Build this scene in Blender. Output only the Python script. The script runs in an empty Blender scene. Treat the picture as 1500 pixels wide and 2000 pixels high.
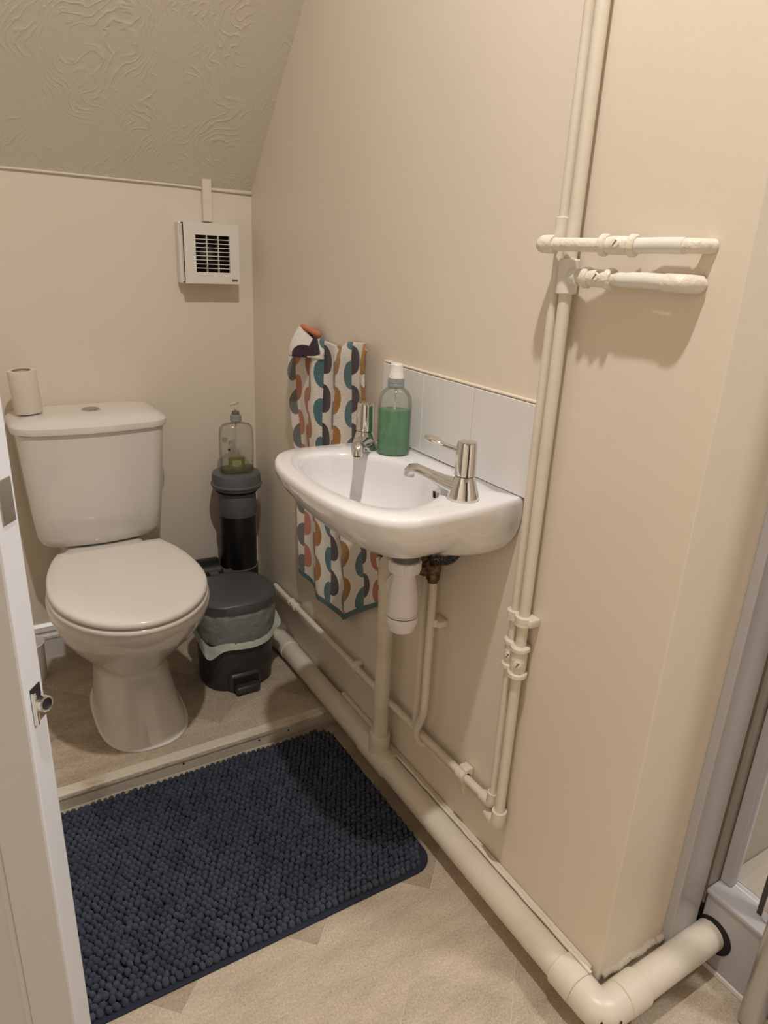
import bpy, bmesh, math, random
from mathutils import Vector, Matrix
random.seed(7)
S = bpy.context.scene
C = S.collection
PI = math.pi
# ------------------------------------------------------------------ camera
cam_d = bpy.data.cameras.new('camera'); cam = bpy.data.objects.new('camera', cam_d); C.objects.link(cam)
cam_d.sensor_fit = 'VERTICAL'; cam_d.sensor_height = 36.0; cam_d.lens = 36.0 * 1357.6 / 2000.0
cam_d.clip_start = 0.02; cam_d.clip_end = 50
yaw, pitch, roll = math.radians(31.9586), math.radians(20.0154), math.radians(2.7265)
fw = Vector((math.sin(yaw) * math.cos(pitch), math.cos(yaw) * math.cos(pitch), -math.sin(pitch)))
r0 = Vector((math.cos(yaw), -math.sin(yaw), 0)); u0 = r0.cross(fw)
rt = math.cos(roll) * r0 + math.sin(roll) * u0; up = -math.sin(roll) * r0 + math.cos(roll) * u0
cam.matrix_world = Matrix(((rt.x, up.x, -fw.x, 0), (rt.y, up.y, -fw.y, 0), (rt.z, up.z, -fw.z, 1.17), (0, 0, 0, 1)))
S.camera = cam
# ------------------------------------------------------------------ world, exposure
w = bpy.data.worlds.new('world'); S.world = w; w.use_nodes = True
w.node_tree.nodes['Background'].inputs[0].default_value = (0.8, 0.85, 1.0, 1); w.node_tree.nodes['Background'].inputs[1].default_value = 0.3
S.view_settings.view_transform = 'Standard'; S.view_settings.look = 'None'; S.view_settings.gamma = 1.0
S.view_settings.use_curve_mapping = False; S.view_settings.exposure = 0.08
LAMP_POS = (0.26, 0.45, 2.50); LAMP_W = 72.0; LAMP_COL = (1.0, 0.955, 0.91)
FILL_POS = (1.35, -0.30, 2.48); FILL_W = 180.0; FILL_COL = (1.0, 0.975, 0.95)  # unseen fill lamp, added to brighten the wall return and shower corner

# ------------------------------------------------------------------ materials
MATS = {}
def principled(name, col, rough=0.5, metal=0.0, **kw):
    m = bpy.data.materials.new(name); m.use_nodes = True
    b = m.node_tree.nodes['Principled BSDF']
    b.inputs['Base Color'].default_value = (*col, 1); b.inputs['Roughness'].default_value = rough; b.inputs['Metallic'].default_value = metal
    for k, v in kw.items():
        b.inputs[k].default_value = v
    MATS[name] = m
    return m
def N(m, t, **kw):
    n = m.node_tree.nodes.new(t)
    for k, v in kw.items():
        if k in n.inputs: n.inputs[k].default_value = v
        else: setattr(n, k, v)
    return n
def L(m, a, b): m.node_tree.links.new(a, b)
def bsdf(m): return m.node_tree.nodes['Principled BSDF']
def coords(m, scale=(1, 1, 1)):
    g = N(m, 'ShaderNodeNewGeometry'); mp = N(m, 'ShaderNodeMapping'); mp.inputs['Scale'].default_value = scale
    L(m, g.outputs['Position'], mp.inputs['Vector']); return mp.outputs[0]
def add_bump(m, scale, strength, dist=0.002, detail=3.0, vec=None, prev=None):
    t = N(m, 'ShaderNodeTexNoise'); t.inputs['Scale'].default_value = scale; t.inputs['Detail'].default_value = detail
    L(m, vec or coords(m), t.inputs['Vector'])
    bp = N(m, 'ShaderNodeBump'); bp.inputs['Strength'].default_value = strength; bp.inputs['Distance'].default_value = dist
    L(m, t.outputs[0], bp.inputs['Height'])
    if prev: L(m, prev.outputs[0], bp.inputs['Normal'])
    L(m, bp.outputs[0], bsdf(m).inputs['Normal']); return bp
def add_mottle(m, c1, c2, scale, lo=0.35, hi=0.65, detail=4.0, vec=None):
    t = N(m, 'ShaderNodeTexNoise'); t.inputs['Scale'].default_value = scale; t.inputs['Detail'].default_value = detail
    L(m, vec or coords(m), t.inputs['Vector'])
    r = N(m, 'ShaderNodeValToRGB'); r.color_ramp.elements[0].position = lo; r.color_ramp.elements[1].position = hi
    r.color_ramp.elements[0].color = (*c1, 1); r.color_ramp.elements[1].color = (*c2, 1)
    L(m, t.outputs[0], r.inputs[0]); L(m, r.outputs[0], bsdf(m).inputs['Base Color']); return r

CREAM = (0.80, 0.71, 0.59)
m = principled('wall_paint', CREAM, 0.42)
add_mottle(m, (0.79, 0.70, 0.58), (0.81, 0.72, 0.60), 3.0)
b1 = add_bump(m, 14, 0.10, 0.006, 3); add_bump(m, 120, 0.16, 0.0012, 2, prev=b1)
m = principled('ceiling_paint', (0.78, 0.72, 0.63), 0.55)
vec = coords(m, (1, 1, 1))
nz = N(m, 'ShaderNodeTexNoise', Scale=5.0, Detail=2.0); L(m, vec, nz.inputs['Vector'])
mx = N(m, 'ShaderNodeVectorMath', operation='MULTIPLY_ADD'); mx.inputs[1].default_value = (0.45, 0.45, 0.45)
L(m, nz.outputs['Color'], mx.inputs[0]); L(m, vec, mx.inputs[2])
wv = N(m, 'ShaderNodeTexWave', Scale=15.0, Distortion=7.0, Detail=2.5); wv.inputs['Detail Scale'].default_value = 1.6
L(m, mx.outputs[0], wv.inputs['Vector'])
pw = N(m, 'ShaderNodeMath', operation='POWER'); pw.inputs[1].default_value = 5.0; L(m, wv.outputs['Fac'], pw.inputs[0])
msk = N(m, 'ShaderNodeTexNoise', Scale=7.0, Detail=3.0); L(m, vec, msk.inputs['Vector'])
mr = N(m, 'ShaderNodeMapRange'); mr.inputs['From Min'].default_value = 0.46; mr.inputs['From Max'].default_value = 0.62; L(m, msk.outputs[0], mr.inputs[0])
ml = N(m, 'ShaderNodeMath', operation='MULTIPLY'); L(m, pw.outputs[0], ml.inputs[0]); L(m, mr.outputs[0], ml.inputs[1])
bp = N(m, 'ShaderNodeBump', Strength=0.22, Distance=0.004); L(m, ml.outputs[0], bp.inputs['Height'])
add_bump(m, 60, 0.3, 0.003, 4, prev=bp)

def paint(name, col, rough=0.4, bs=60, bstr=0.25, bd=0.002, dirt=None):
    m = principled(name, col, rough)
    if dirt: add_mottle(m, dirt, col, 9, 0.25, 0.5)
    add_bump(m, bs, bstr, bd, 3); return m
paint('pipe_cream', (0.77, 0.70, 0.58), 0.36, 55, 0.3, 0.002, (0.68, 0.59, 0.46))
paint('pipe_lumpy', (0.80, 0.74, 0.63), 0.4, 120, 0.7, 0.003, (0.72, 0.63, 0.49))
paint('waste_cream', (0.75, 0.68, 0.57), 0.34, 30, 0.12, 0.002, (0.70, 0.62, 0.50))
paint('gloss_white', (0.78, 0.745, 0.69), 0.28, 25, 0.1, 0.002)
paint('door_cool_cast', (0.60, 0.60, 0.625), 0.3, 18, 0.1, 0.002)  # white door; a cool light cast is put into its colour
paint('step_paint', (0.74, 0.67, 0.55), 0.5, 90, 0.8, 0.004, (0.42, 0.33, 0.23))
paint('riser_paint', (0.64, 0.59, 0.51), 0.5, 70, 0.6, 0.003, (0.42, 0.36, 0.29))
paint('filler', (0.50, 0.43, 0.35), 0.85, 150, 1.0, 0.004, (0.33, 0.28, 0.22))
principled('ceramic', (0.80, 0.755, 0.705), 0.08, **{'Coat Weight': 0.3})
principled('basin_ceramic', (0.86, 0.84, 0.84), 0.07, **{'Coat Weight': 0.3})
principled('seat_plastic', (0.82, 0.765, 0.705), 0.16)
principled('tile_white', (0.80, 0.775, 0.765), 0.14)
principled('grout', (0.62, 0.585, 0.55), 0.8)
principled('sealant', (0.80, 0.71, 0.56), 0.5)
principled('trap_white', (0.82, 0.78, 0.77), 0.35)
principled('fan_white', (0.80, 0.75, 0.68), 0.35)
principled('chrome', (0.74, 0.74, 0.74), 0.045, 1.0)
principled('aged_chrome', (0.42, 0.40, 0.37), 0.28, 1.0)
principled('steel', (0.45, 0.43, 0.40), 0.35, 1.0)
principled('aluminium', (0.55, 0.53, 0.51), 0.35, 0.8)
principled('black_hole', (0.006, 0.005, 0.005), 0.7)
principled('rubber_black', (0.012, 0.012, 0.012), 0.5)
m = principled('brass_grimy', (0.20, 0.12, 0.06), 0.5, 0.6); add_mottle(m, (0.03, 0.02, 0.015), (0.30, 0.19, 0.10), 90); add_bump(m, 200, 0.6, 0.002)
m = principled('soil_black', (0.006, 0.006, 0.006), 0.32)
principled('cap_grey', (0.115, 0.12, 0.125), 0.45)
m = principled('bin_plastic', (0.040, 0.041, 0.044), 0.42)
ck = N(m, 'ShaderNodeTexVoronoi', Scale=150.0); L(m, coords(m, (1, 1, 0.7)), ck.inputs['Vector'])
bp = N(m, 'ShaderNodeBump', Strength=0.5, Distance=0.003); L(m, ck.outputs['Distance'], bp.inputs['Height']); L(m, bp.outputs[0], bsdf(m).inputs['Normal'])
principled('bin_lid_plastic', (0.072, 0.073, 0.076), 0.42)
principled('bin_smooth', (0.036, 0.037, 0.040), 0.35)
def film(name, col, alpha, rough=0.4):
    m = principled(name, col, rough)
    m.node_tree.nodes['Principled BSDF'].inputs['Alpha'].default_value = alpha
    add_bump(m, 40, 0.8, 0.006, 4); return m
film('bag_film', (0.34, 0.36, 0.35), 0.78, 0.35)
film('bag_flap', (0.60, 0.67, 0.58), 0.93, 0.4)
principled('mat_navy', (0.034, 0.045, 0.075), 0.95, **{'Sheen Weight': 0.08})
m = MATS['mat_navy']; oi = N(m, 'ShaderNodeObjectInfo')
add_mottle(m, (0.032, 0.042, 0.066), (0.054, 0.068, 0.104), 30); add_bump(m, 500, 0.8, 0.002, 2)
principled('mat_binding', (0.016, 0.021, 0.040), 0.85)
principled('pillar_paper', (0.76, 0.68, 0.57), 0.9)
principled('paper_core', (0.34, 0.25, 0.16), 0.9)
m = principled('hose_braid', (0.28, 0.27, 0.26), 0.4, 0.9)
br = N(m, 'ShaderNodeTexVoronoi', Scale=330.0); L(m, coords(m), br.inputs['Vector'])
rr = N(m, 'ShaderNodeValToRGB'); rr.color_ramp.elements[0].color = (0.45, 0.43, 0.42, 1); rr.color_ramp.elements[1].color = (0.03, 0.03, 0.03, 1); rr.color_ramp.elements[1].position = 0.6
L(m, br.outputs['Distance'], rr.inputs[0]); L(m, rr.outputs[0], bsdf(m).inputs['Base Color'])
principled('upvc_shaded', (0.46, 0.44, 0.455), 0.3)  # white plastic, its shade put into a darker base colour
principled('shower_panel', (0.36, 0.315, 0.26), 0.35)  # panel colour warmed to carry the beige reflection in the glass
principled('reflection_beige', (0.32, 0.275, 0.22), 0.4)  # beige reflection in the shower glass, put into the tray floor colour
principled('seal_dark', (0.05, 0.047, 0.04), 0.5)
principled('print_grey', (0.16, 0.15, 0.14), 0.6)
principled('pump_white', (0.82, 0.79, 0.72), 0.35)
principled('pump_grey', (0.30, 0.32, 0.33), 0.4)
principled('label_green', (0.15, 0.17, 0.045), 0.5)
principled('label_pale', (0.30, 0.31, 0.16), 0.5)
principled('label_navy', (0.02, 0.02, 0.08), 0.5)
principled('pump_clear', (0.72, 0.66, 0.52), 0.3, Alpha=0.75)
principled('underlay', (0.30, 0.235, 0.165), 0.9)
principled('hall_paint', (0.72, 0.67, 0.60), 0.6)
principled('dark_board', (0.05, 0.035, 0.025), 0.5)  # for the added board behind the camera
principled('lamp_metal', (0.8, 0.8, 0.8), 0.3)
def clear(name, tint, gloss=0.10, diffuse=0.0, dcol=(1, 1, 1)):
    m = bpy.data.materials.new(name); m.use_nodes = True; nt = m.node_tree; nt.nodes.clear()
    o = nt.nodes.new('ShaderNodeOutputMaterial'); t = nt.nodes.new('ShaderNodeBsdfTransparent'); t.inputs[0].default_value = (*tint, 1)
    g = nt.nodes.new('ShaderNodeBsdfGlossy'); g.inputs['Roughness'].default_value = 0.06
    lw = nt.nodes.new('ShaderNodeLayerWeight'); lw.inputs['Blend'].default_value = 0.25
    mu = nt.nodes.new('ShaderNodeMath'); mu.operation = 'MULTIPLY_ADD'; mu.inputs[1].default_value = 0.55; mu.inputs[2].default_value = gloss * 0.4
    mx = nt.nodes.new('ShaderNodeMixShader'); nt.links.new(lw.outputs['Fresnel'], mu.inputs[0]); nt.links.new(mu.outputs[0], mx.inputs[0])
    src = t.outputs[0]
    if diffuse:
        d = nt.nodes.new('ShaderNodeBsdfDiffuse'); d.inputs[0].default_value = (*dcol, 1); m2 = nt.nodes.new('ShaderNodeMixShader'); m2.inputs[0].default_value = diffuse
        nt.links.new(t.outputs[0], m2.inputs[1]); nt.links.new(d.outputs[0], m2.inputs[2]); src = m2.outputs[0]
    nt.links.new(src, mx.inputs[1]); nt.links.new(g.outputs[0], mx.inputs[2]); nt.links.new(mx.outputs[0], o.inputs[0])
    MATS[name] = m; return m
clear('clear_plastic', (0.90, 0.90, 0.88), 0.1, 0.10, (0.7, 0.7, 0.68))
clear('liquid_green', (0.36, 0.78, 0.50), 0.02, 0.38, (0.16, 0.55, 0.28))
clear('liquid_pale', (0.55, 0.62, 0.38), 0.02, 0.2, (0.16, 0.2, 0.06))
clear('shower_glass', (0.975, 0.98, 0.978), 0.05)
m = bpy.data.materials.new('bulb_glow'); m.use_nodes = True; MATS['bulb_glow'] = m

def vinyl(name, c1, c2, rot):
    m = principled(name, c1, 0.5)
    g = N(m, 'ShaderNodeNewGeometry'); mp = N(m, 'ShaderNodeMapping'); mp.inputs['Rotation'].default_value = (0, 0, rot); mp.inputs['Scale'].default_value = (5, 16, 1)
    L(m, g.outputs['Position'], mp.inputs[0])
    t = N(m, 'ShaderNodeTexNoise', Scale=1.2, Detail=8.0, Roughness=0.72); L(m, mp.outputs[0], t.inputs['Vector'])
    r = N(m, 'ShaderNodeValToRGB'); r.color_ramp.elements[0].position = 0.36; r.color_ramp.elements[1].position = 0.66
    r.color_ramp.elements[0].color = (*c1, 1); r.color_ramp.elements[1].color = (*c2, 1)
    L(m, t.outputs[0], r.inputs[0])
    f = N(m, 'ShaderNodeTexNoise', Scale=260.0, Detail=2.0); L(m, g.outputs['Position'], f.inputs['Vector'])
    mm = N(m, 'ShaderNodeMix', data_type='RGBA', blend_type='OVERLAY'); mm.inputs[0].default_value = 0.45
    L(m, r.outputs[0], mm.inputs[6]); L(m, f.outputs[0], mm.inputs[7]); L(m, mm.outputs[2], bsdf(m).inputs['Base Color'])
    add_bump(m, 200, 0.15, 0.001)
    return m
vinyl('vinyl_a', (0.44, 0.362, 0.274), (0.60, 0.505, 0.392), -PI / 4)
vinyl('vinyl_b', (0.365, 0.295, 0.22), (0.50, 0.412, 0.315), PI / 4)
vinyl('vinyl_c', (0.48, 0.396, 0.30), (0.63, 0.532, 0.415), -PI / 4)
principled('vinyl_joint', (0.66, 0.57, 0.45), 0.6)

# towel: printed half discs in wavy columns
m = principled('towel_print', (0.8, 0.76, 0.7), 0.95, **{'Sheen Weight': 0.3})
tc = N(m, 'ShaderNodeUVMap'); sx = N(m, 'ShaderNodeSeparateXYZ'); L(m, tc.outputs[0], sx.inputs[0])
def M_(op, a, b=None, c=None):
    n = N(m, 'ShaderNodeMath', operation=op)
    for i, v in enumerate((a, b, c)):
        if v is None: continue
        if isinstance(v, (int, float)): n.inputs[i].default_value = v
        else: L(m, v, n.inputs[i])
    return n.outputs[0]
CW, RP = 0.084, 0.0915
fz = N(m, 'ShaderNodeTexNoise', Scale=500.0); 
wob = M_('MULTIPLY', M_('SUBTRACT', fz.outputs[0], 0.5), 0.006); L(m, tc.outputs[0], fz.inputs['Vector'])
uu = M_('ADD', sx.outputs[0], wob); vv = M_('ADD', sx.outputs[1], wob)
idx = M_('FLOOR', M_('ADD', M_('DIVIDE', uu, CW), 0.5))
du = M_('SUBTRACT', uu, M_('MULTIPLY', idx, CW)); side = M_('GREATER_THAN', du, 0.0)
ph = M_('MULTIPLY', side, -0.38 * RP)
ph2 = M_('MULTIPLY', M_('MODULO', idx, 2.0), 0.12 * RP)
vs = M_('ADD', M_('ADD', vv, ph), ph2)
dv = M_('SUBTRACT', M_('SUBTRACT', vs, M_('MULTIPLY', M_('FLOOR', M_('DIVIDE', vs, RP)), RP)), RP * 0.5)
rr2 = M_('ADD', M_('POWER', M_('ABSOLUTE', M_('DIVIDE', du, 0.034)), 2.0), M_('POWER', M_('ABSOLUTE', M_('DIVIDE', dv, 0.0335)), 2.0))
ins = M_('LESS_THAN', rr2, 1.0)
ci = M_('DIVIDE', M_('ADD', M_('ADD', M_('MULTIPLY', idx, 2.0), side), 0.5), 16.0)
cr = N(m, 'ShaderNodeValToRGB'); cr.color_ramp.interpolation = 'CONSTANT'
PLUM, GREY, SAL, RED, MUS, TEAL, DTEAL = (0.035, 0.015, 0.025), (0.17, 0.165, 0.155), (0.55, 0.19, 0.12), (0.46, 0.13, 0.065), (0.38, 0.175, 0.03), (0.065, 0.155, 0.175), (0.05, 0.11, 0.13)
seq = [GREY, PLUM, GREY, SAL, RED, MUS, TEAL, PLUM, GREY, MUS, TEAL, PLUM, RED, MUS, TEAL, PLUM]
els = cr.color_ramp.elements
els[0].position = 0; els[0].color = (*seq[0], 1); els[1].position = 1 / 16; els[1].color = (*seq[1], 1)
for i in range(2, 16): e = els.new(i / 16); e.color = (*seq[i], 1)
L(m, ci, cr.inputs[0])
mixc = N(m, 'ShaderNodeMix', data_type='RGBA'); mixc.inputs[6].default_value = (0.80, 0.735, 0.66, 1)
L(m, ins, mixc.inputs[0]); L(m, cr.outputs[0], mixc.inputs[7]); L(m, mixc.outputs[2], bsdf(m).inputs['Base Color'])
add_bump(m, 420, 0.9, 0.003, 2)
principled('towel_hem', (0.10, 0.16, 0.18), 0.95)

# ------------------------------------------------------------------ mesh helpers
WL = {}
def link(name, bm, mat, parent=None, loc=None, smooth=False, auto=None):
    me = bpy.data.meshes.new(name)
    bmesh.ops.recalc_face_normals(bm, faces=bm.faces[:])
    off = WL[parent] if parent else Vector(loc or (0, 0, 0))
    for v in bm.verts: v.co -= off
    bm.to_mesh(me); bm.free()
    if smooth:
        me.polygons.foreach_set('use_smooth', [True] * len(me.polygons))
        if auto is not None: me.set_sharp_from_angle(angle=math.radians(auto))
    o = bpy.data.objects.new(name, me); C.objects.link(o)
    if mat: me.materials.append(MATS[mat] if isinstance(mat, str) else mat)
    if parent: o.parent = parent
    else: o.location = off
    WL[o] = off.copy()
    return o
def empty(name, loc, label, cat, group=None):
    o = bpy.data.objects.new(name, None); C.objects.link(o); o.location = loc; o.empty_display_size = 0.05
    WL[o] = Vector(loc); tag(o, label, cat, group); return o
def tag(o, label, cat=None, group=None):
    o['label'] = label
    if cat: o['category'] = cat
    if group: o['group'] = group
    return o
def struct(o, label=None):
    o['kind'] = 'structure'
    if label: o['label'] = label
    return o
def box(bm, x0, x1, y0, y1, z0, z1, bev=0.0, seg=2, mat=None):
    r = bmesh.ops.create_cube(bm, size=1.0); vs = r['verts']
    for v in vs: v.co = Vector(((x0 + x1) / 2 + v.co.x * (x1 - x0), (y0 + y1) / 2 + v.co.y * (y1 - y0), (z0 + z1) / 2 + v.co.z * (z1 - z0)))
    if mat is not None: bmesh.ops.transform(bm, matrix=mat, verts=vs)
    if bev:
        es = list({e for v in vs for e in v.link_edges}); bmesh.ops.bevel(bm, geom=es, offset=bev, segments=seg, affect='EDGES', profile=0.5)
    return bm
def BM(): return bmesh.new()
def rings(bm, rs, close_start=True, close_end=True, cyc=True):
    """rs: list of rings (lists of Vectors), same length"""
    V = [[bm.verts.new(p) for p in r] for r in rs]; n = len(V[0])
    for a, b in zip(V[:-1], V[1:]):
        for i in range(n if cyc else n - 1):
            j = (i + 1) % n; bm.faces.new((a[i], a[j], b[j], b[i]))
    if close_start: bm.faces.new(list(reversed(V[0])))
    if close_end: bm.faces.new(V[-1])
    return bm
def frame(d):
    d = d.normalized(); a = Vector((0, 0, 1)) if abs(d.z) < 0.9 else Vector((1, 0, 0))
    x = d.cross(a).normalized(); return x, x.cross(d).normalized()
def lathe(bm, prof, base, axis=(0, 0, 1), n=32, sx=1.0, sy=1.0, xdir=None):
    """prof: list of (r, h) along axis"""
    ax = Vector(axis).normalized(); x, y = frame(ax)
    if xdir: x = Vector(xdir).normalized(); y = ax.cross(x)
    base = Vector(base); rs = []
    for r, h in prof:
        rs.append([base + ax * h + (x * math.cos(t) * sx + y * math.sin(t) * sy) * max(r, 1e-4) for t in [2 * PI * i / n for i in range(n)]])
    return rings(bm, rs)
def bend(pts, rad, k=6):
    pts = [Vector(p) for p in pts]; out = [pts[0]]
    for i in range(1, len(pts) - 1):
        a, b, c = pts[i - 1], pts[i], pts[i + 1]; d1 = (a - b); d2 = (c - b)
        r = min(rad, d1.length * 0.49, d2.length * 0.49); p1 = b + d1.normalized() * r; p2 = b + d2.normalized() * r
        for j in range(k + 1):
            t = j / k; out.append((1 - t) ** 2 * p1 + 2 * t * (1 - t) * b + t * t * p2)
    out.append(pts[-1]); return out
def tube(bm, pts, r, n=18, rad=None, k=6, cap=True):
    P = bend(pts, rad, k) if rad else [Vector(p) for p in pts]
    R = r if callable(r) else (lambda t: r)
    x, y = frame(P[1] - P[0]); rs = []; pd = (P[1] - P[0]).normalized()
    for i, p in enumerate(P):
        d = ((P[min(i + 1, len(P) - 1)] - P[max(i - 1, 0)])).normalized()
        q = pd.rotation_difference(d); x = q @ x; y = q @ y; pd = d
        rr_ = R(i / (len(P) - 1)); rs.append([p + (x * math.cos(a) + y * math.sin(a)) * rr_ for a in [2 * PI * j / n for j in range(n)]])
    return rings(bm, rs, cap, cap)
def collar(bm, p, axis, r, h, n=24, b=0.0015):
    return lathe(bm, [(r - b, -h / 2), (r, -h / 2 + b), (r, h / 2 - b), (r - b, h / 2)], p, axis, n)
def prism(bm, poly, z0, z1, bev=0):
    a = [bm.verts.new((x, y, z0)) for x, y in poly]; b = [bm.verts.new((x, y, z1)) for x, y in poly]; n = len(poly)
    for i in range(n): bm.faces.new((a[i], a[(i + 1) % n], b[(i + 1) % n], b[i]))
    bm.faces.new(list(reversed(a))); bm.faces.new(b); return bm
def clip(poly, rect):
    x0, x1, y0, y1 = rect
    for ax, val, sgn in ((0, x0, 1), (0, x1, -1), (1, y0, 1), (1, y1, -1)):
        out = []
        for i in range(len(poly)):
            p, q = poly[i], poly[(i + 1) % len(poly)]; dp, dq = (p[ax] - val) * sgn, (q[ax] - val) * sgn
            if dp >= 0: out.append(p)
            if dp * dq < 0:
                t = dp / (dp - dq); out.append((p[0] + (q[0] - p[0]) * t, p[1] + (q[1] - p[1]) * t))
        poly = out
        if len(poly) < 3: return []
    return poly

# ------------------------------------------------------------------ structure
XW, YB, YR, PZ, YS = 0.76, 1.987, 0.488, 0.04, 1.372    # right wall, back wall, outer corner, platform height, step edge
XL, XR, YF, ZC = -0.72, 1.75, -1.75, 2.56
floor = struct(link('floor', box(BM(), XL - .1, XR + .1, YF - .1, YB + .12, -0.05, -0.0006), 'vinyl_joint'), 'beige vinyl floor laid in a herringbone of stone-look planks')
plat = struct(link('floor_platform', box(BM(), XL, XW, YS + .004, YB, -0.002, PZ - 0.0006), 'vinyl_joint'), 'raised floor platform under the toilet')
PW = 0.1745
def herring(parent, rect, z, a0, b0, nmax):
    k = 0
    for i in range(-nmax, nmax):
        for j in range(-nmax, nmax):
            c = (i - j) % 4
            if c == 0: q = (i, i + 2, j, j + 1)
            elif c == 3: q = (i, i + 1, j, j + 2)
            else: continue
            g = 0.0006
            A0, A1, B0, B1 = a0 + q[0] * PW + g, a0 + q[1] * PW - g, b0 + q[2] * PW + g, b0 + q[3] * PW - g
            pts = [((a + b) / math.sqrt(2), (b - a) / math.sqrt(2)) for a, b in ((A0, B0), (A1, B0), (A1, B1), (A0, B1))]
            pl = clip(pts, rect)
            if len(pl) < 3: continue
            bm = prism(BM(), pl, z - 0.0007, z)
            mt = ('vinyl_a', 'vinyl_c')[(i + 2 * j) % 3 == 0] if c == 0 else ('vinyl_b', 'vinyl_a')[(i * 2 + j) % 3 == 0]
            cx = sum(p[0] for p in pl) / len(pl); cy = sum(p[1] for p in pl) / len(pl)
            o = link('floor_plank', bm, mt, parent); k += 1
    return k
herring(floor, (XL, 1.0, -0.25, YS), 0.0, -0.46, 0.694, 12)
herring(plat, (XL + .005, XW, YS + .030, YB), PZ, -0.713, 0.65, 14)
wr = struct(link('wall_right', box(BM(), XW, XR + .1, YR, YB + .12, -0.05, ZC + .05, 0.0022, 2), 'wall_paint'), 'cream painted wall carrying the basin and pipes')
wb = struct(link('wall_back', box(BM(), XL - .1, XW + .02, YB, YB + .12, -0.05, ZC), 'wall_paint'), 'cream back wall behind the toilet')
struct(link('wall_left', box(BM(), XL - .1, XL, YF - .1, YB + .1, -0.05, ZC), 'wall_paint'))
struct(link('wall_front', box(BM(), XL - .1, XR + .1, YF - .1, YF, -0.05, ZC), 'hall_paint'))
struct(link('wall_shower', box(BM(), XR, XR + .1, YF, YR, -0.05, ZC), 'shower_panel'))
SL = 1.06; z0c = 1.17 + 0.157; yflat = YB - (ZC - z0c) / SL
def slab(bm, pts, t):   # pts: list of (y,z) profile swept along x
    a = [bm.verts.new((XL - .1, y, z)) for y, z in pts]; b = [bm.verts.new((XW + .01, y, z)) for y, z in pts]; n = len(pts)
    for i in range(n): bm.faces.new((a[i], a[(i + 1) % n], b[(i + 1) % n], b[i]))
    bm.faces.new(a); bm.faces.new(list(reversed(b))); return bm
struct(link('ceiling_slope', slab(BM(), [(YB + .05, z0c - .05 * SL), (yflat, ZC), (yflat, ZC + .1), (YB + .12, ZC + .1), (YB + .12, z0c - .05 * SL)], 0), 'ceiling_paint'), 'sloping swirl-textured plaster ceiling under the stairs')
struct(link('ceiling', box(BM(), XL - .1, XR + .1, YF - .1, yflat + .02, ZC, ZC + .1), 'ceiling_paint'))
# caulk bead where slope meets the back wall
bm = tube(BM(), [(XL, YB - .003, z0c - .001), (0.2, YB - .004, z0c + .001), (0.55, YB - .004, z0c - .002), (0.68, YB - .003, z0c - .006), (XW, YB - .003, z0c - .008)], 0.003, 8)
struct(link('trim_1', bm, 'ceiling_paint', smooth=True), 'caulk bead along the top of the back wall')
# step: nosing and riser
sp = struct(link('trim_2', box(BM(), XL, XW - .06, YS, YS + .030, PZ - .012, PZ + .0015, 0.003, 2), 'step_paint'), 'worn cream painted timber edge strip of the step')
rs_ = struct(link('trim_3', box(BM(), XL, XW - .02, YS + .003, YS + .02, 0, PZ - .010), 'riser_paint'), 'painted riser of the step')
for x, z in ((0.33, 0.021), (0.52, 0.018), (0.60, 0.02)):
    link('nail_head', lathe(BM(), [(0.0028, 0), (0.0022, .0012)], (x, YS + .0032, z), (0, -1, 0), 10), 'black_hole', rs_)
# skirting on the back wall
prof = [(0, 0), (0.016, 0), (0.016, 0.060), (0.019, 0.064), (0.019, 0.072), (0.012, 0.078), (0.014, 0.084), (0.017, 0.088), (0.012, 0.100), (0.005, 0.108), (0, 0.108)]
bm = BM(); a = [bm.verts.new((XL, YB - d, PZ + h)) for d, h in prof]; b = [bm.verts.new((0.55, YB - d, PZ + h)) for d, h in prof]
for i in range(len(prof)): j = (i + 1) % len(prof); bm.faces.new((a[i], a[j], b[j], b[i]))
bm.faces.new(a); bm.faces.new(list(reversed(b)))
struct(link('baseboard_back', bm, 'gloss_white'), 'white moulded skirting board on the back wall')
# low boarding behind the waste pipe on the right wall
struct(link('baseboard_right', box(BM(), XW - .014, XW, YR + .012, 1.37, 0.0, 0.092, 0.004, 2), 'wall_paint'), 'low cream board behind the waste pipe')
bm = tube(BM(), [(XW - .0145 + .001 * math.sin(i * 3.3), YR + .004 + i * 0.029, 0.0935 + 0.0012 * math.sin(i * 2.1)) for i in range(22)], lambda t: .0034 + .0009 * math.sin(t * 70), 8)
struct(link('trim_4', bm, 'pipe_lumpy', smooth=True), 'crumbly filler bead between wall and waste pipe')

# shower corner on the right
jamb = struct(link('trim_5', box(BM(), 0.918, 0.992, 0.472, 0.4885, 0.0, 2.1, 0.002, 2), 'upvc_shaded'), 'white plastic jamb panel of the shower enclosure')
bm = BM(); rs = []
for k in range(80):
    x = .768 + .150 * k / 79; z = .079 + .003 * math.sin(k * .23); r = .0066 + random.uniform(-.0011, .0011)
    rs.append([Vector((x, YR - .002 + r * math.cos(q), z + r * math.sin(q) * .9)) for q in [2 * PI * e / 10 for e in range(10)]])
struct(link('trim_6', rings(bm, rs), 'filler', smooth=True), 'crumbly filler above the short run of waste pipe')
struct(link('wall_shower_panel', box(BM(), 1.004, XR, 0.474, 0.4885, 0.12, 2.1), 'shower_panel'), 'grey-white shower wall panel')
tray = empty('shower_tray', (1.35, 0.0, 0), 'white shower tray with plinth at the right edge beside the waste pipe hole', 'shower tray')
bm = BM(); box(bm, 1.004, XR - .002, -0.45, 0.472, 0.0, 0.146, 0.003, 2); link('plinth', bm, 'upvc_shaded', tray)
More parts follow.
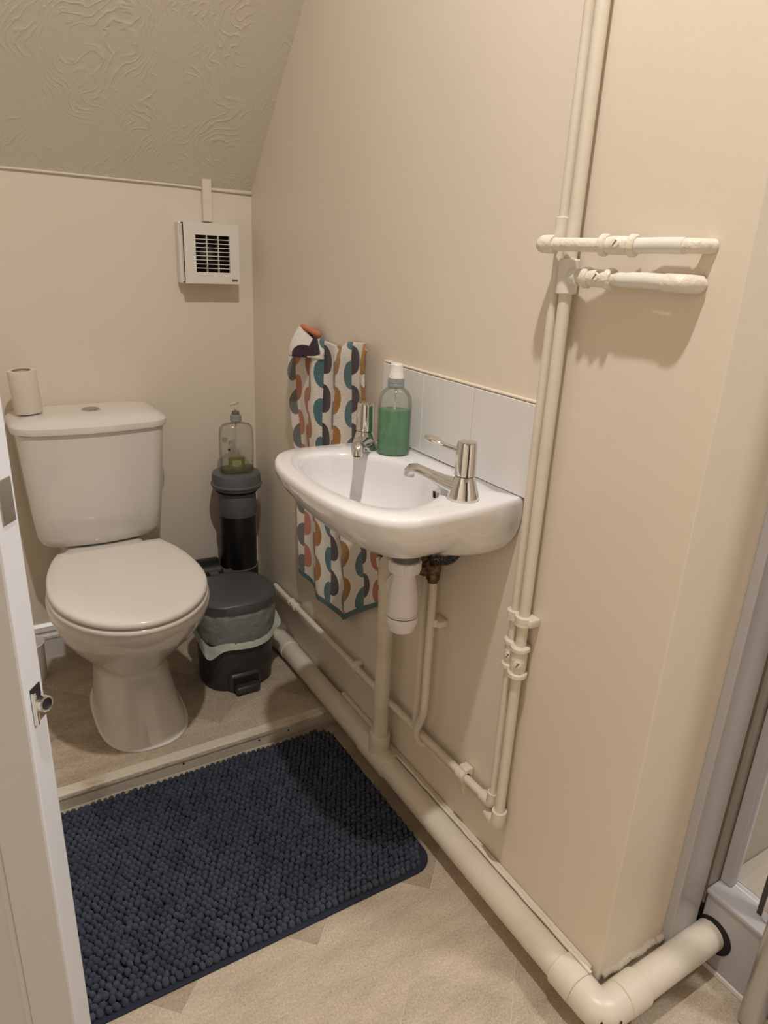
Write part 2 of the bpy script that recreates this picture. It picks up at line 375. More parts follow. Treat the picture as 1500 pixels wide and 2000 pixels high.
link('rim', box(BM(), 1.000, XR - .002, -0.45, 0.474, 0.1465, 0.158, 0.004, 3), 'upvc_shaded', tray)
link('tray_floor', box(BM(), 1.062, XR - .004, -0.448, 0.472, 0.1582, 0.1590), 'reflection_beige', tray)  # added beige sheet standing in for the reflection over the tray
link('sealant_strip', box(BM(), 0.999, 1.0038, 0.02, 0.470, 0.0, 0.011, 0.002, 2), 'gloss_white', tray)
bm = lathe(BM(), [(0.0345, 0), (0.0345, 0.0012)], (1.0039, 0.4450, 0.0735), (-1, 0, 0), 36); link('pipe_hole', bm, 'black_hole', tray)
scr = empty('shower_screen', (1.05, 0.2, 0.158), 'framed glass shower screen standing on the white tray', 'shower screen')
link('glass_pane', box(BM(), 1.044, 1.050, -0.40, 0.455, 0.166, 2.0), 'shower_glass', scr)
link('wall_profile', box(BM(), 1.036, 1.058, 0.452, 0.473, 0.1585, 2.02, 0.002, 2), 'upvc_shaded', scr)
link('door_seal', box(BM(), 1.030, 1.040, 0.392, 0.400, 0.1585, 1.98), 'seal_dark', scr)
link('door_profile', box(BM(), 1.024, 1.052, 0.374, 0.390, 0.1585, 1.98, 0.002, 2), 'chrome', scr)
link('bottom_rail', box(BM(), 1.032, 1.062, -0.40, 0.372, 0.1585, 0.178, 0.003, 2), 'aluminium', scr)
post = link('frame_post', box(BM(), 0.960, 0.997, 0.325, 0.358, 0.0, 2.0, 0.010, 4), 'aluminium', loc=(0.978, 0.34, 0), smooth=True, auto=40)
tag(post, 'brushed grey metal upright post at the lower right corner in front of shower tray', 'post')

d2 = struct(link('reflection_board', box(BM(), -.35, .45, YF - .001, YF + .03, 0, 2.0, .003, 1), 'dark_board'), 'dark board added unseen behind the viewpoint to darken chrome reflections')  # added out of view, gives the chrome something dark to reflect and cuts fill
# ------------------------------------------------------------------ lamps
def ceiling_lamp(name, pos, r, power, col, label):
    x, y, z = pos; t = empty(name, (x, y, ZC), label, 'light')
    link('base', lathe(BM(), [(0.05, -.001), (0.05, 0.008), (0.03, .02), (0.02, 0.03)] if r < .05 else [(r * 1.1, -.001), (r * 1.1, .02), (r * .9, .03)], (x, y, ZC), (0, 0, -1)), 'lamp_metal', t, smooth=True, auto=30)
    ld = bpy.data.lights.new(name, 'SPOT'); ld.spot_size = math.radians(174); ld.spot_blend = 1.0; ld.energy = power; ld.color = col; ld.shadow_soft_size = r
    lo = bpy.data.objects.new('lamp_light', ld); C.objects.link(lo); lo.parent = t; lo.location = (0, 0, z - ZC)
ceiling_lamp('ceiling_light', LAMP_POS, 0.028, LAMP_W, LAMP_COL, 'bare ceiling bulb lamp above the basin area')
ceiling_lamp('fill_light', FILL_POS, 0.10, FILL_W, FILL_COL, 'unseen fill lamp added to light the outer corner and shower jamb')  # added fill lamp, placed clear of the toilet and basin shadows

# ------------------------------------------------------------------ door
E1 = Vector((0.031, 0.70, 0)); dd = Vector((0.81, -0.587, 0)).normalized(); dn = Vector((dd.y, -dd.x, 0)); TH = 0.033
dn = Vector((-0.587, -0.81, 0)).normalized()
DM = Matrix(((-dd.x, dn.x, 0, E1.x), (-dd.y, dn.y, 0, E1.y), (0, 0, 1, 0), (0, 0, 0, 1)))   # local x: from free edge to hinge, y: through thickness to camera face
DW = 0.72
door = empty('door_1', (E1.x - dd.x * DW, E1.y - dd.y * DW, 0), 'white panelled door standing ajar at the left edge', None); door['kind'] = 'structure'
bm = BM(); box(bm, 0, 0.056, 0, TH, 0.006, 1.96, 0.003, 2, DM); link('lock_stile', bm, 'door_cool_cast', door)
bm = BM(); box(bm, DW - .09, DW, 0, TH, 0.006, 1.96, 0.003, 2, DM); link('hinge_stile', bm, 'door_cool_cast', door)
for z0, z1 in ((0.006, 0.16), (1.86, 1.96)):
    bm = BM(); box(bm, 0.0565, DW - .0905, 0, TH, z0, z1, 0.003, 2, DM); link('rail', bm, 'door_cool_cast', door)
bm = BM(); box(bm, 0.0565, DW - .0905, 0.009, TH - 0.009, 0.1605, 1.8595, 0, 2, DM); link('panel', bm, 'door_cool_cast', door)
bm = BM(); box(bm, 0.0565, 0.0655, TH - 0.0088, TH - .002, 0.1605, 1.8595, 0.003, 3, DM); link('bead', bm, 'door_cool_cast', door)
# lock face plate and battered latch in the edge
bm = BM(); box(bm, -0.0012, 0.0004, 0.006, 0.026, 0.925, 0.968, 0.0006, 1, DM); link('lock_plate', bm, 'steel', door)
ZL = 0.728
bm = BM(); box(bm, -0.0008, 0.0006, 0.007, 0.024, ZL - .006, ZL + .020, 0, 1, DM); la = link('latch_recess', bm, 'black_hole', door)
bm = BM(); box(bm, -0.0045, 0.0002, 0.020, 0.0245, ZL - .022, ZL + .016, 0.001, 1, DM); link('latch_plate', bm, 'chrome', door)
bm = BM(); box(bm, -0.0035, 0.0002, 0.006, 0.020, ZL - .020, ZL - .009, 0.0015, 1, DM); link('latch_plate', bm, 'chrome', door)
c0 = DM @ Vector((0.004, 0.0125, ZL - 0.001)); ax = (dd + dn * 0.25 + Vector((0, 0, .12))).normalized()
lt = link('latch_tube', lathe(BM(), [(0.0085, 0), (0.0085, 0.016), (0.0062, 0.0165), (0.0062, 0.004)], c0, ax, 24), 'chrome', door, smooth=True, auto=30)
link('tube_bore', lathe(BM(), [(0.0064, 0.0), (0.0064, 0.0150)], c0, ax, 24), 'black_hole', lt)
# ------------------------------------------------------------------ extractor fan
fx0, fx1, fz0, fz1, fy = 0.553, 0.702, 1.085, 1.237, 1.932
fan = empty('extractor_fan', ((fx0 + fx1) / 2, YB, fz0), 'square white extractor fan with slatted grille high on the back wall', 'fan')
ox0, ox1, oz0, oz1 = fx0 + .030, fx1 - .026, fz0 + .029, fz1 - .030
bm = BM()
for q in ((fx0, ox0, fz0, fz1), (ox1, fx1, fz0, fz1), (ox0, ox1, fz0, oz0), (ox0, ox1, oz1, fz1)): box(bm, q[0], q[1], fy, fy + .010, q[2], q[3])
bmesh.ops.remove_doubles(bm, verts=bm.verts[:], dist=1e-5)
for q in ((fx0, fx0 + .006, fz0, fz1), (fx1 - .006, fx1, fz0, fz1), (fx0, fx1, fz0, fz0 + .006), (fx0, fx1, fz1 - .006, fz1)): box(bm, q[0], q[1], fy + .0005, fy + .028, q[2], q[3], 0.002, 2)
link('cover', bm, 'fan_white', fan)
link('base', box(BM(), fx0 - .007, fx1 - .004, fy + .024, YB - .0005, fz0 - .002, fz1 + .001, 0.004, 2), 'fan_white', fan)
link('fan_cavity', box(BM(), ox0 - .004, ox1 + .004, fy + .0225, fy + .0235, oz0 - .004, oz1 + .004), 'black_hole', fan)
bm = lathe(BM(), [(0.012, 0), (0.020, .004), (0.0, .011)], ((ox0 + ox1) / 2 - .012, fy + .0215, (oz0 + oz1) / 2), (0, -1, 0), 20); link('motor_hub', bm, 'print_grey', fan, smooth=True)
for i in range(1, 9):
    z = oz0 + (oz1 - oz0) * i / 9; link('slat', box(BM(), ox0, ox1, fy + .0012, fy + .009, z - .0009, z + .0009), 'fan_white', fan)
for i in (1, 2):
    x = ox0 + (ox1 - ox0) * i / 3; link('mullion', box(BM(), x - .0009, x + .0009, fy + .0006, fy + .0095, oz0, oz1), 'fan_white', fan)
link('name_badge', box(BM(), fx1 - .022, fx1 - .006, fy - .0006, fy + .0004, fz0 + .007, fz0 + .013), 'print_grey', fan)
tag(link('cable_trunking', box(BM(), 0.620, 0.6445, YB - .017, YB - .0003, fz1 + .004, z0c + .020, 0.0015, 1), 'wall_paint', loc=(0.632, YB, fz1)), 'cream plastic cable trunking running from fan up to the ceiling', 'trunking')

# ------------------------------------------------------------------ toilet
TX = 0.268
toilet = empty('toilet', (TX, 1.65, PZ), 'white close-coupled toilet with its lid closed, on the raised platform', 'toilet')
def egg(z, hw, yf, yb, cx=TX, n=64, pf=2.0, pb=3.0):
    yc = yf + (yb - yf) * 0.46; out = []
    for i in range(n):
        t = 2 * PI * i / n; c, s = math.cos(t), math.sin(t)
        p = pf if s < 0 else pb
        x = math.copysign(abs(c) ** (2 / p), c) * hw; y = math.copysign(abs(s) ** (2 / p), s)
        out.append(Vector((cx + x, yc + y * ((yc - yf) if s < 0 else (yb - yc)), z)))
    return out
sec = [(0.000, .106, 1.437, 1.80, .282, 2.6), (0.006, .106, 1.437, 1.80, .282, 2.6), (0.010, .102, 1.441, 1.80, .281, 2.6), (0.05, .095, 1.455, 1.80, .279, 2.6), (0.11, .087, 1.472, 1.79, .276, 2.5), (0.15, .083, 1.482, 1.79, .274, 2.4),
       (0.175, .084, 1.482, 1.80, .272, 2.3), (0.195, .092, 1.470, 1.82, .27, 2.2), (0.225, .113, 1.440, 1.80, .268, 2.1), (0.265, .138, 1.395, 1.78, .268, 2.0), (0.31, .156, 1.345, 1.76, .268, 2.0), (0.35, .166, 1.310, 1.75, .267, 2.0),
       (0.365, .169, 1.302, 1.745, .266, 2.0), (0.372, .172, 1.297, 1.745, .266, 2.0), (0.390, .173, 1.295, 1.745, .266, 2.0), (0.396, .169, 1.30, 1.74, .266, 2.0)]
link('pan', rings(BM(), [egg(PZ + z, hw, yf, yb, cx, pf=p, pb=(2.6 if z < .2 else 2.1)) for z, hw, yf, yb, cx, p in sec]), 'ceramic', toilet, smooth=True, auto=50)
link('rear_deck', box(BM(), TX - .098, TX + .102, 1.66, 1.955, PZ + .20, PZ + .394, .02, 4), 'ceramic', toilet, smooth=True, auto=50)
link('base_sealant', rings(BM(), [egg(PZ + .0002, .1095, 1.433, 1.802, .282, pf=2.6), egg(PZ + .005, .1085, 1.434, 1.802, .282, pf=2.6), egg(PZ + .0075, .1055, 1.438, 1.80, .282, pf=2.6)]), 'trap_white', toilet, smooth=True)
def lid_ring(z, hw, yf, ym, yb, bl):
    out = []
    for i in range(41):                       # front half from left to right
        t = PI + PI * i / 40; out.append(Vector((TX - .004 + hw * math.cos(t), ym + (ym - yf) * math.sin(t), z)))
    for i in range(1, 24):
        s = i / 24; a = s * PI
        # right side up to back, across, down the left
    yy = [ym + (yb - ym) * k / 10 for k in range(1, 11)]
    R = [(hw * math.sqrt(max(0, 1 - ((y - ym) / bl) ** 2)), y) for y in yy]
    for x, y in R: out.append(Vector((TX - .004 + x, y, z)))
    xb = R[-1][0]
    for k in range(1, 8): out.append(Vector((TX - .004 + xb - 2 * xb * k / 8, yb, z)))
    for x, y in reversed(R): out.append(Vector((TX - .004 - x, y, z)))
    return out
def slabring(z0, z1, hw, yf, yb, r=0.005, dome=0.0):
    ym = 1.49; bl = 0.31; rs = []
    for dz, ins in ((0, r * .8), (r * .5, r * .2), (r, 0)): rs.append(lid_ring(z0 + dz, hw - ins, yf + ins, ym, yb - ins, bl))
    for dz, ins in ((r, 0), (r * .4, r * .3), (0, r)): rs.append(lid_ring(z1 - dz, hw - ins, yf + ins, ym, yb - ins, bl))
    if dome:
        for f in (0.9, 0.7, 0.45, 0.2):
            rs.append([Vector((TX - .004 + (p.x - TX + .004) * f, 1.49 + (p.y - 1.49) * f, z1 + dome * (1 - f * f))) for p in lid_ring(z1, hw - r, yf + r, ym, yb - r, bl)])
    return rs
link('seat', rings(BM(), slabring(PZ + .398, PZ + .412, .168, 1.277, 1.70, .005)), 'seat_plastic', toilet, smooth=True, auto=60)
link('lid', rings(BM(), slabring(PZ + .4145, PZ + .431, .166, 1.275, 1.703, .006, 0.003)), 'seat_plastic', toilet, smooth=True, auto=60)
for sx_ in (-1, 1):
    link('hinge', lathe(BM(), [(0.006, -.013), (0.0075, -.012), (0.0075, .012), (0.006, .013)], (TX - .004 + sx_ * .078, 1.711, PZ + .412), (1, 0, 0), 20), 'seat_plastic', toilet, smooth=True, auto=40)
def rrect(z, x0, x1, y0, y1, rf, rb=0.01, n=8, bulge=0.0):
    out = []
    for (cx, cy, r, a0) in ((x1 - rf, y0 + rf, rf, -PI / 2), (x1 - rb, y1 - rb, rb, 0), (x0 + rb, y1 - rb, rb, PI / 2), (x0 + rf, y0 + rf, rf, PI)):
        for i in range(n + 1):
            a = a0 + PI / 2 * i / n; out.append(Vector((cx + r * math.cos(a), cy + r * math.sin(a), z)))
    # subdivide front edge for bulge
    fr = [out[-1].lerp(out[0], k / 10) for k in range(1, 10)]
    for k, p in enumerate(fr): p.y -= bulge * math.sin(PI * (k + 1) / 10)
    return out + fr
cz0, cz1 = 0.436, 0.738; rs = []
for t, ins in ((0, .022), (.015, .010), (.04, .004), (.10, .0), (.3, 0), (.5, 0), (.7, 0), (.9, 0), (1, 0)):
    hw = .150 + (.1735 - .150) * (t ** .75); rs.append(rrect(cz0 + (cz1 - cz0) * t, .27 - hw + ins, .27 + hw - ins, 1.800 - .016 * t + ins, 1.978, .045, .012, bulge=.012))
cis = link('cistern', rings(BM(), rs), 'ceramic', toilet, smooth=True, auto=50)
rs = []
for z, ins, bl in ((.7385, .006, .012), (.741, .001, .012), (.746, 0, .012), (.756, .001, .012), (.762, .006, .011), (.768, .018, .009), (.7725, .034, .006), (.7745, .052, .003), (.775, .08, 0)):
    rs.append(rrect(z, .27 - .184 + ins, .27 + .184 - ins, 1.774 + ins, 1.984 - ins * .35, max(.062 - ins * .2, .02), .030, bulge=bl))
cl = link('cistern_lid', rings(BM(), rs), 'ceramic', toilet, smooth=True, auto=35)
bt = link('flush_button', lathe(BM(), [(0.024, 0), (0.024, .002), (0.0225, .0032), (.021, .0032)], (.278, 1.880, .7745), (0, 0, 1), 32), 'chrome', cl, smooth=True, auto=30)
tag(bt, 'round chrome flush button')
link('button_face', box(lathe(BM(), [(0.0205, .0012), (0.0205, .0036), (.0195, .0044)], (.278, 1.880, .7745), (0, 0, 1), 32), .2775, .2785, 1.860, 1.900, .7790, .7791), 'steel', bt)
# spigot connection of pan to the soil pipe (black)
con = link('pan_connector', tube(BM(), [(.374, 1.905, .236), (.50, 1.912, .24), (.600, 1.905, .24)], .052, 24), 'soil_black', loc=(.45, 1.91, .19), smooth=True, auto=50)
tag(con, 'black plastic pan connector behind the toilet joining the soil pipe', 'pipe')

# paper roll on the cistern
roll = empty('paper_roll', (.137, 1.885, .775), 'slim paper roll standing upright on the left of the cistern lid', 'paper roll')
RX = Matrix.Translation((.137, 1.885, .7755)) @ Matrix.Rotation(math.radians(-3), 4, 'Y') @ Matrix.Rotation(math.radians(2), 4, 'X')
bm = lathe(BM(), [(0.020, 0.003), (0.0315, 0.003), (0.032, .006), (0.032, .102), (.031, .105), (.0215, .105), (.0205, .100)], (0, 0, 0), (0, 0, 1), 40); bmesh.ops.transform(bm, matrix=RX, verts=bm.verts)
link('paper', bm, 'pillar_paper', roll, smooth=True, auto=40)
bm = BM(); lathe(bm, [(0.0203, .004), (0.0203, .1052), (.0185, .1052), (.0185, .01)], (0, 0, 0), (0, 0, 1), 32); bmesh.ops.transform(bm, matrix=RX, verts=bm.verts)
link('cardboard_core', bm, 'paper_core', roll, smooth=True, auto=40)
# toilet brush pot in the left corner
pot = empty('toilet_brush', (.062, 1.885, PZ), 'white toilet brush pot half hidden by the door beside the skirting', 'toilet brush')
link('pot', lathe(BM(), [(.038, 0), (.040, .004), (.042, .105), (.044, .110), (.041, .112), (.038, .108), (.034, .02)], (.058, 1.885, PZ), (0, 0, 1), 32), 'trap_white', pot, smooth=True, auto=40)
link('handle', lathe(BM(), [(.007, .02), (.007, .30), (.010, .31), (.010, .33), (.004, .335)], (.040, 1.885, PZ), (-.12, 0, 1), 16), 'trap_white', pot, smooth=True, auto=40)

# ------------------------------------------------------------------ soil pipe with air valve
SX, SY = .660, 1.888
soil = empty('soil_pipe', (SX, SY, PZ), 'black soil pipe with grey air valve cap standing in the back corner', 'pipe')
link('stack', lathe(BM(), [(.0555, 0), (.0555, .33)], (SX, SY, PZ), (0, 0, 1), 40), 'soil_black', soil, smooth=True, auto=40)
link('collar', lathe(BM(), [(.0555, .185), (.059, .188), (.059, .222), (.0575, .224), (.0572, .226), (.0555, .228)], (SX, SY, PZ), (0, 0, 1), 40), 'soil_black', soil, smooth=True, auto=40)
link('collar_ring', lathe(BM(), [(.0585, .2265), (.0598, .228), (.0585, .2295)], (SX, SY, PZ), (0, 0, 1), 40), 'cap_grey', soil, smooth=True)
link('upper_pipe', lathe(BM(), [(.0545, .23), (.0545, .40)], (SX, SY, PZ), (0, 0, 1), 40), 'soil_black', soil, smooth=True, auto=40)
link('valve_neck', lathe(BM(), [(.0560, .395), (.0575, .398), (.0560, .455), (.054, .457), (.054, .466)], (SX, SY, PZ), (0, 0, 1), 40), 'cap_grey', soil, smooth=True, auto=40)
link('air_slot', lathe(BM(), [(.052, .4665), (.060, .467), (.060, .474), (.052, .4745)], (SX, SY, PZ), (0, 0, 1), 40), 'black_hole', soil)
cap = link('valve_cap', lathe(BM(), [(.060, .4755), (.070, .478), (.072, .486), (.0745, .488), (.0745, .492), (.071, .4945), (.0705, .515), (.068, .523), (.060, .5265), (.02, .528)], (SX, SY, PZ), (0, 0, 1), 48), 'cap_grey', soil, smooth=True, auto=40)
tag(cap, 'grey ribbed air admittance cap')

# ------------------------------------------------------------------ pump bottles
def pump_bottle(name, x, y, z, prof, sx, sy, rot, label, fill, liq, head):
    b = empty(name, (x, y, z), label, 'bottle', 'pump soap bottles'); xd = (math.cos(rot), math.sin(rot), 0)
    body = link('bottle_body', lathe(BM(), prof, (x, y, z), (0, 0, 1), 40, sx, sy, xd), 'clear_plastic', b, smooth=True, auto=50)
    lp = []
    for r, h in prof:
        if h < fill: lp.append((r - .0018, max(h, .0022)))
    r_top = None
    for (r1, h1), (r2, h2) in zip(prof[:-1], prof[1:]):
        if h1 <= fill <= h2: r_top = r1 + (r2 - r1) * (fill - h1) / (h2 - h1)
    lp.append((r_top - .0018, fill)); lp.append((.001, fill + .0001))
    link('liquid', lathe(BM(), lp, (x, y, z), (0, 0, 1), 40, sx, sy, xd), liq, b, smooth=True, auto=50)
    zt = z + prof[-1][1]
    return b, zt, body
prof = [(.024, .0005), (.029, .003), (.030, .01), (.0305, .095), (.0295, .107), (.0255, .118), (.018, .126), (.0135, .129), (.0125, .132)]
bo, zt, body = pump_bottle('soap_bottle', .698, 1.098, .8172, prof, 1.06, .85, math.radians(-40), 'half-full green hand soap pump bottle on the basin by the splashback', .086, 'liquid_green', 'w')
link('neck_band', lathe(BM(), [(.0145, 0), (.0155, .001), (.0155, .006), (.0148, .007), (.0155, .008), (.0155, .014), (.014, .0145)], (.698, 1.098, zt - .003), (0, 0, 1), 30), 'pump_grey', bo, smooth=True, auto=30)
pc = link('pump_cap', lathe(BM(), [(.0135, 0), (.0145, .002), (.0125, .012), (.012, .013), (.0118, .026), (.0105, .028)], (.698, 1.098, zt + .012), (0, 0, 1), 30), 'pump_white', bo, smooth=True, auto=30)
link('dip_tube', tube(BM(), [(.698, 1.098, .825), (.6985, 1.0985, zt)], .0022, 8), 'pump_white', bo)
prof2 = [(.042, .0005), (.046, .004), (.046, .02), (.047, .06), (.0475, .108), (.0455, .130), (.037, .1415), (.018, .146), (.0125, .148), (.0125, .152)]
bz = PZ + .528
b2, zt, body2 = pump_bottle('soap_bottle', .658, 1.873, bz, prof2, 1.05, .55, math.radians(-8), 'nearly empty clear pump soap bottle standing on the soil pipe cap', .016, 'liquid_pale', 'c')
cx, cy = .658, 1.873
link('neck_band', lathe(BM(), [(.0155, 0), (.0165, .001), (.0155, .017), (.0135, .018)], (cx, cy, zt - .001), (0, 0, 1), 30), 'pump_grey', b2, smooth=True, auto=30)
link('pump_collar', lathe(BM(), [(.010, 0), (.011, .001), (.010, .009), (.006, .010)], (cx, cy, zt + .017), (0, 0, 1), 24), 'print_grey', b2, smooth=True, auto=30)
pm = tube(BM(), [(cx, cy, zt + .025), (cx, cy, zt + .044)], .0032, 10)
tube(pm, [(cx - .016, cy - .004, zt + .0445), (cx - .012, cy - .003, zt + .0475), (cx, cy, zt + .0485), (cx + .009, cy + .002, zt + .0485)], .0032, 10)
link('pump_head', pm, 'pump_clear', b2, smooth=True)
link('dip_tube', tube(BM(), [(cx, cy, bz + .006), (cx, cy, zt)], .002, 8), 'pump_clear', b2)
def on_body(u, h, r=.0485, sxx=1.05, syy=.55, rot=math.radians(-8)):   # u: angle from front
    a = -PI / 2 + u; X = math.cos(a) * r * sxx; Y = math.sin(a) * r * syy
    return Vector((cx + X * math.cos(rot) - Y * math.sin(rot), cy + X * math.sin(rot) + Y * math.cos(rot), bz + h))
def decal(name, u0, u1, h0, h1, mat, par, r=.0486):
    bm = BM(); n = 8; a = [bm.verts.new(on_body(u0 + (u1 - u0) * i / n, h0 + (0.004 * math.sin(PI * i / n) * -1 if name != 'print' else 0), r)) for i in range(n + 1)]; b = [bm.verts.new(on_body(u0 + (u1 - u0) * i / n, h1, r)) for i in range(n + 1)]
    for i in range(n): bm.faces.new((a[i], a[i + 1], b[i + 1], b[i]))
    return link(name, bm, mat, par)
decal('label', -.60, .35, .020, .050, 'label_green', b2); decal('label_print', -.35, .15, .026, .042, 'label_pale', b2, .0489)
decal('label', -1.0, -.62, .098, .108, 'label_pale', b2); decal('print', -.60, -.45, .070, .075, 'label_navy', b2)

# ------------------------------------------------------------------ pedal bin
BX, BY = .562, 1.660
pbin = empty('pedal_bin', (BX, BY, PZ), 'dark grey oval pedal bin with a pale plastic liner beside the toilet', 'bin')
def oval(z, rx, ry, n=56, p=2.4, cx=BX, cy=BY):
    return [Vector((cx + math.copysign(abs(math.cos(t)) ** (2 / p), math.cos(t)) * rx, cy + math.copysign(abs(math.sin(t)) ** (2 / p), math.sin(t)) * ry, z)) for t in [2 * PI * i / n for i in range(n)]]
link('body', rings(BM(), [oval(PZ, .094, .086), oval(PZ + .004, .098, .090), oval(PZ + .12, .101, .094), oval(PZ + .16, .098, .091)]), 'bin_plastic', pbin, smooth=True, auto=50)
bm = rings(BM(), [oval(PZ + .130, .099, .092), oval(PZ + .150, .104, .097), oval(PZ + .19, .108, .102), oval(PZ + .225, .109, .104), oval(PZ + .248, .107, .103)])
for v in bm.verts:
    t = math.atan2(v.co.y - BY, v.co.x - BX); h = (v.co.z - PZ - .13) / .12
    k = .0022 * math.sin(t * 13 + 5 * h) + .0016 * math.sin(t * 29 - 9 * h); v.co.x += k * math.cos(t); v.co.y += k * math.sin(t)
link('liner', bm, 'bag_film', pbin, smooth=True)
bm = BM(); top, bot = [], []
for i in range(97):
    t = 2 * PI * i / 96; c, s = math.cos(t), math.sin(t); ex = lambda q, a: math.copysign(abs(q) ** (2 / 2.4), q) * a
    spike = math.exp(-((t - 2 * PI + .30) / .16) ** 2); left = math.exp(-((t - 3.75) / .35) ** 2); mid = math.exp(-((t - 4.9) / .6) ** 2)
    zt_ = PZ + .162 + .052 * math.exp(-((t - 2 * PI + .02) / .35) ** 2) + .052 * math.exp(-(t / .35) ** 2) - .020 * left - .012 * mid
    zb_ = zt_ - .018 - .020 * left - .016 * spike; f = 1 + .02 + .15 * spike + .03 * left
    top.append(bm.verts.new((BX + ex(c, .1055), BY + ex(s, .099), zt_))); bot.append(bm.verts.new((BX + ex(c, .108) * f, BY + ex(s, .101) * f, zb_)))
for i in range(96): bm.faces.new((top[i], top[i + 1], bot[i + 1], bot[i]))
link('liner_hem', bm, 'bag_flap', pbin, smooth=True)
lid = link('lid', rings(BM(), [oval(PZ + .240, .109, .104), oval(PZ + .243, .1125, .1075), oval(PZ + .262, .1115, .1065), oval(PZ + .268, .106, .101), oval(PZ + .2705, .09, .085), oval(PZ + .2735, .05, .047), oval(PZ + .274, .01, .01)]), 'bin_lid_plastic', pbin, smooth=True, auto=40)
for x in (-.018, .022):
    link('hinge_tab', box(BM(), BX + x - .013, BX + x + .013, BY + .094, BY + .116, PZ + .252, PZ + .272, .002, 2), 'bin_lid_plastic', lid)
bm = BM(); px, py = BX - .005, BY - .0915
box(bm, px - .046, px + .046, py - .007, py + .024, PZ + .001, PZ + .056, .0125, 3); link('pedal_housing', bm, 'bin_smooth', pbin, smooth=True, auto=40)
link('pedal_recess', box(BM(), px - .036, px + .036, py - .0078, py - .004, PZ + .003, PZ + .047, .0005, 1), 'black_hole', pbin)
link('pedal', box(BM(), px - .034, px + .034, py - .030, py - .003, PZ + .006, PZ + .027, .007, 3), 'bin_smooth', pbin, smooth=True, auto=40)

# ------------------------------------------------------------------ basin
ZR = .817
half = [(.453, .990), (.454, .940), (.458, .893), (.466, .853), (.478, .823), (.494, .798), (.515, .782), (.540, .774), (.58, .7715), (.64, .774), (.70, .780), (.758, .788)]
mid = .990
poly_out = [Vector((x, y)) for x, y in half] + [Vector((x, 2 * mid - y)) for x, y in reversed(half[1:])]
hin = [(.489, .990), (.492, .940), (.500, .893), (.514, .857), (.535, .835), (.562, .826), (.596, .832), (.632, .852), (.662, .886), (.684, .928), (.694, .965), (.696, .990)]
poly_in = [Vector((x, y)) for x, y in hin] + [Vector((x, 2 * mid - y)) for x, y in reversed(hin[1:-1])]
def cast(poly, c, a):
    d = Vector((math.cos(a), math.sin(a))); best = 0
    for i in range(len(poly)):
        p, q = poly[i] - c, poly[(i + 1) % len(poly)] - c; e = q - p; den = d.x * e.y - d.y * e.x
        if abs(den) < 1e-12: continue
        t = (p.x * e.y - p.y * e.x) / den; s = (p.x * d.y - p.y * d.x) / den
        if t > 0 and -1e-9 <= s <= 1 + 1e-9: best = max(best, t)
    return best
bc = Vector((.60, .99)); NA = 144
angs = [2 * PI * i / NA for i in range(NA)]
ca = math.atan2(.788 - .99, .758 - .60)
angs[min(range(NA), key=lambda i: abs(angs[i] - (ca + 2 * PI)))] = ca + 2 * PI; angs[min(range(NA), key=lambda i: abs(angs[i] + ca))] = -ca
RO = [cast(poly_out, bc, a) for a in angs]; RI = [cast(poly_in, bc, a) for a in angs]
def smooth_l(Lr, it):
    for _ in range(it): Lr = [(Lr[i - 1] + 2 * Lr[i] + Lr[(i + 1) % len(Lr)]) / 4 for i in range(len(Lr))]
    return Lr
RI = smooth_l(RI, 4)
def sst0(a, b, t): t = min(1, max(0, (t - a) / (b - a))); return t * t * (3 - 2 * t)
def dirv(a): return Vector((math.cos(a), math.sin(a), 0))
BCC = Vector((.60, .99, 0)); DR = Vector((.646, .955, 0)); ZBOT = .692
rs = []
for s in [0, .08, .18, .28, .38, .48, .58, .68, .77, .85, .92, .97, 1.0]:
    th = s * PI / 2; ring = []
    for a, ro in zip(angs, RO):
        nx_ = 1.62 + 1.5 * sst0(.15, .75, math.cos(a)); h = math.sin(th) ** (2 / nx_); g = 1 - math.cos(th) ** (2 / nx_)
        O = BCC + dirv(a) * ro; B = DR + dirv(a) * .034; p = B.lerp(O, h); p.z = ZBOT + (ZR - .010 - ZBOT) * g
        ring.append(p)
    rs.append(ring)
for ins, dz in ((.0008, .005), (.003, .0015), (.0065, 0)):
    rs.append([BCC + dirv(a) * (ro - ins) + Vector((0, 0, ZR - dz)) for a, ro in zip(angs, RO)])
for ins, dz in ((-.006, 0), (-.0025, .0012), (.001, .005), (.0035, .011)):
    rs.append([BCC + dirv(a) * min(ri - ins, ro - .008) + Vector((0, 0, ZR - dz)) for a, ri, ro in zip(angs, RI, RO)])
BD = Vector((.640, .975, 0))
for s in [.12, .25, .4, .55, .7, .85, 1.0]:
    th = s * PI / 2; h = math.cos(th) ** (2 / 2.3); g = math.sin(th) ** (2 / 2.3); ring = []
    for a, ri in zip(angs, RI):
        O = BCC + dirv(a) * (ri - .0035); B = BD + dirv(a) * .02; p = B.lerp(O, h); p.z = ZR - .011 - .100 * g; ring.append(p)
    rs.append(ring)
basin = empty('basin', (.61, .99, .676), 'small white wall-hung ceramic hand basin with two taps', 'basin')
link('bowl', rings(BM(), rs), 'basin_ceramic', basin, smooth=True, auto=60)
link('drain', lathe(BM(), [(.021, 0), (.021, .002), (.016, .0025), (.012, .001)], (BD.x, BD.y, ZR - .1112), (0, 0, 1), 28), 'chrome', basin, smooth=True, auto=30)
# overflow in the right part of the bowl
ov = lathe(BM(), [(.0055, 0), (.0055, .003)], (.676, .921, .791), (-.75, .45, .35), 20, 1.0, 1.9, (0, 0, 1)); link('overflow', ov, 'black_hole', basin)
link('plug_stay', lathe(BM(), [(.004, 0), (.004, .003), (.002, .004)], (.664, .893, .801), (-.6, .6, .6), 16), 'aged_chrome', basin, smooth=True)

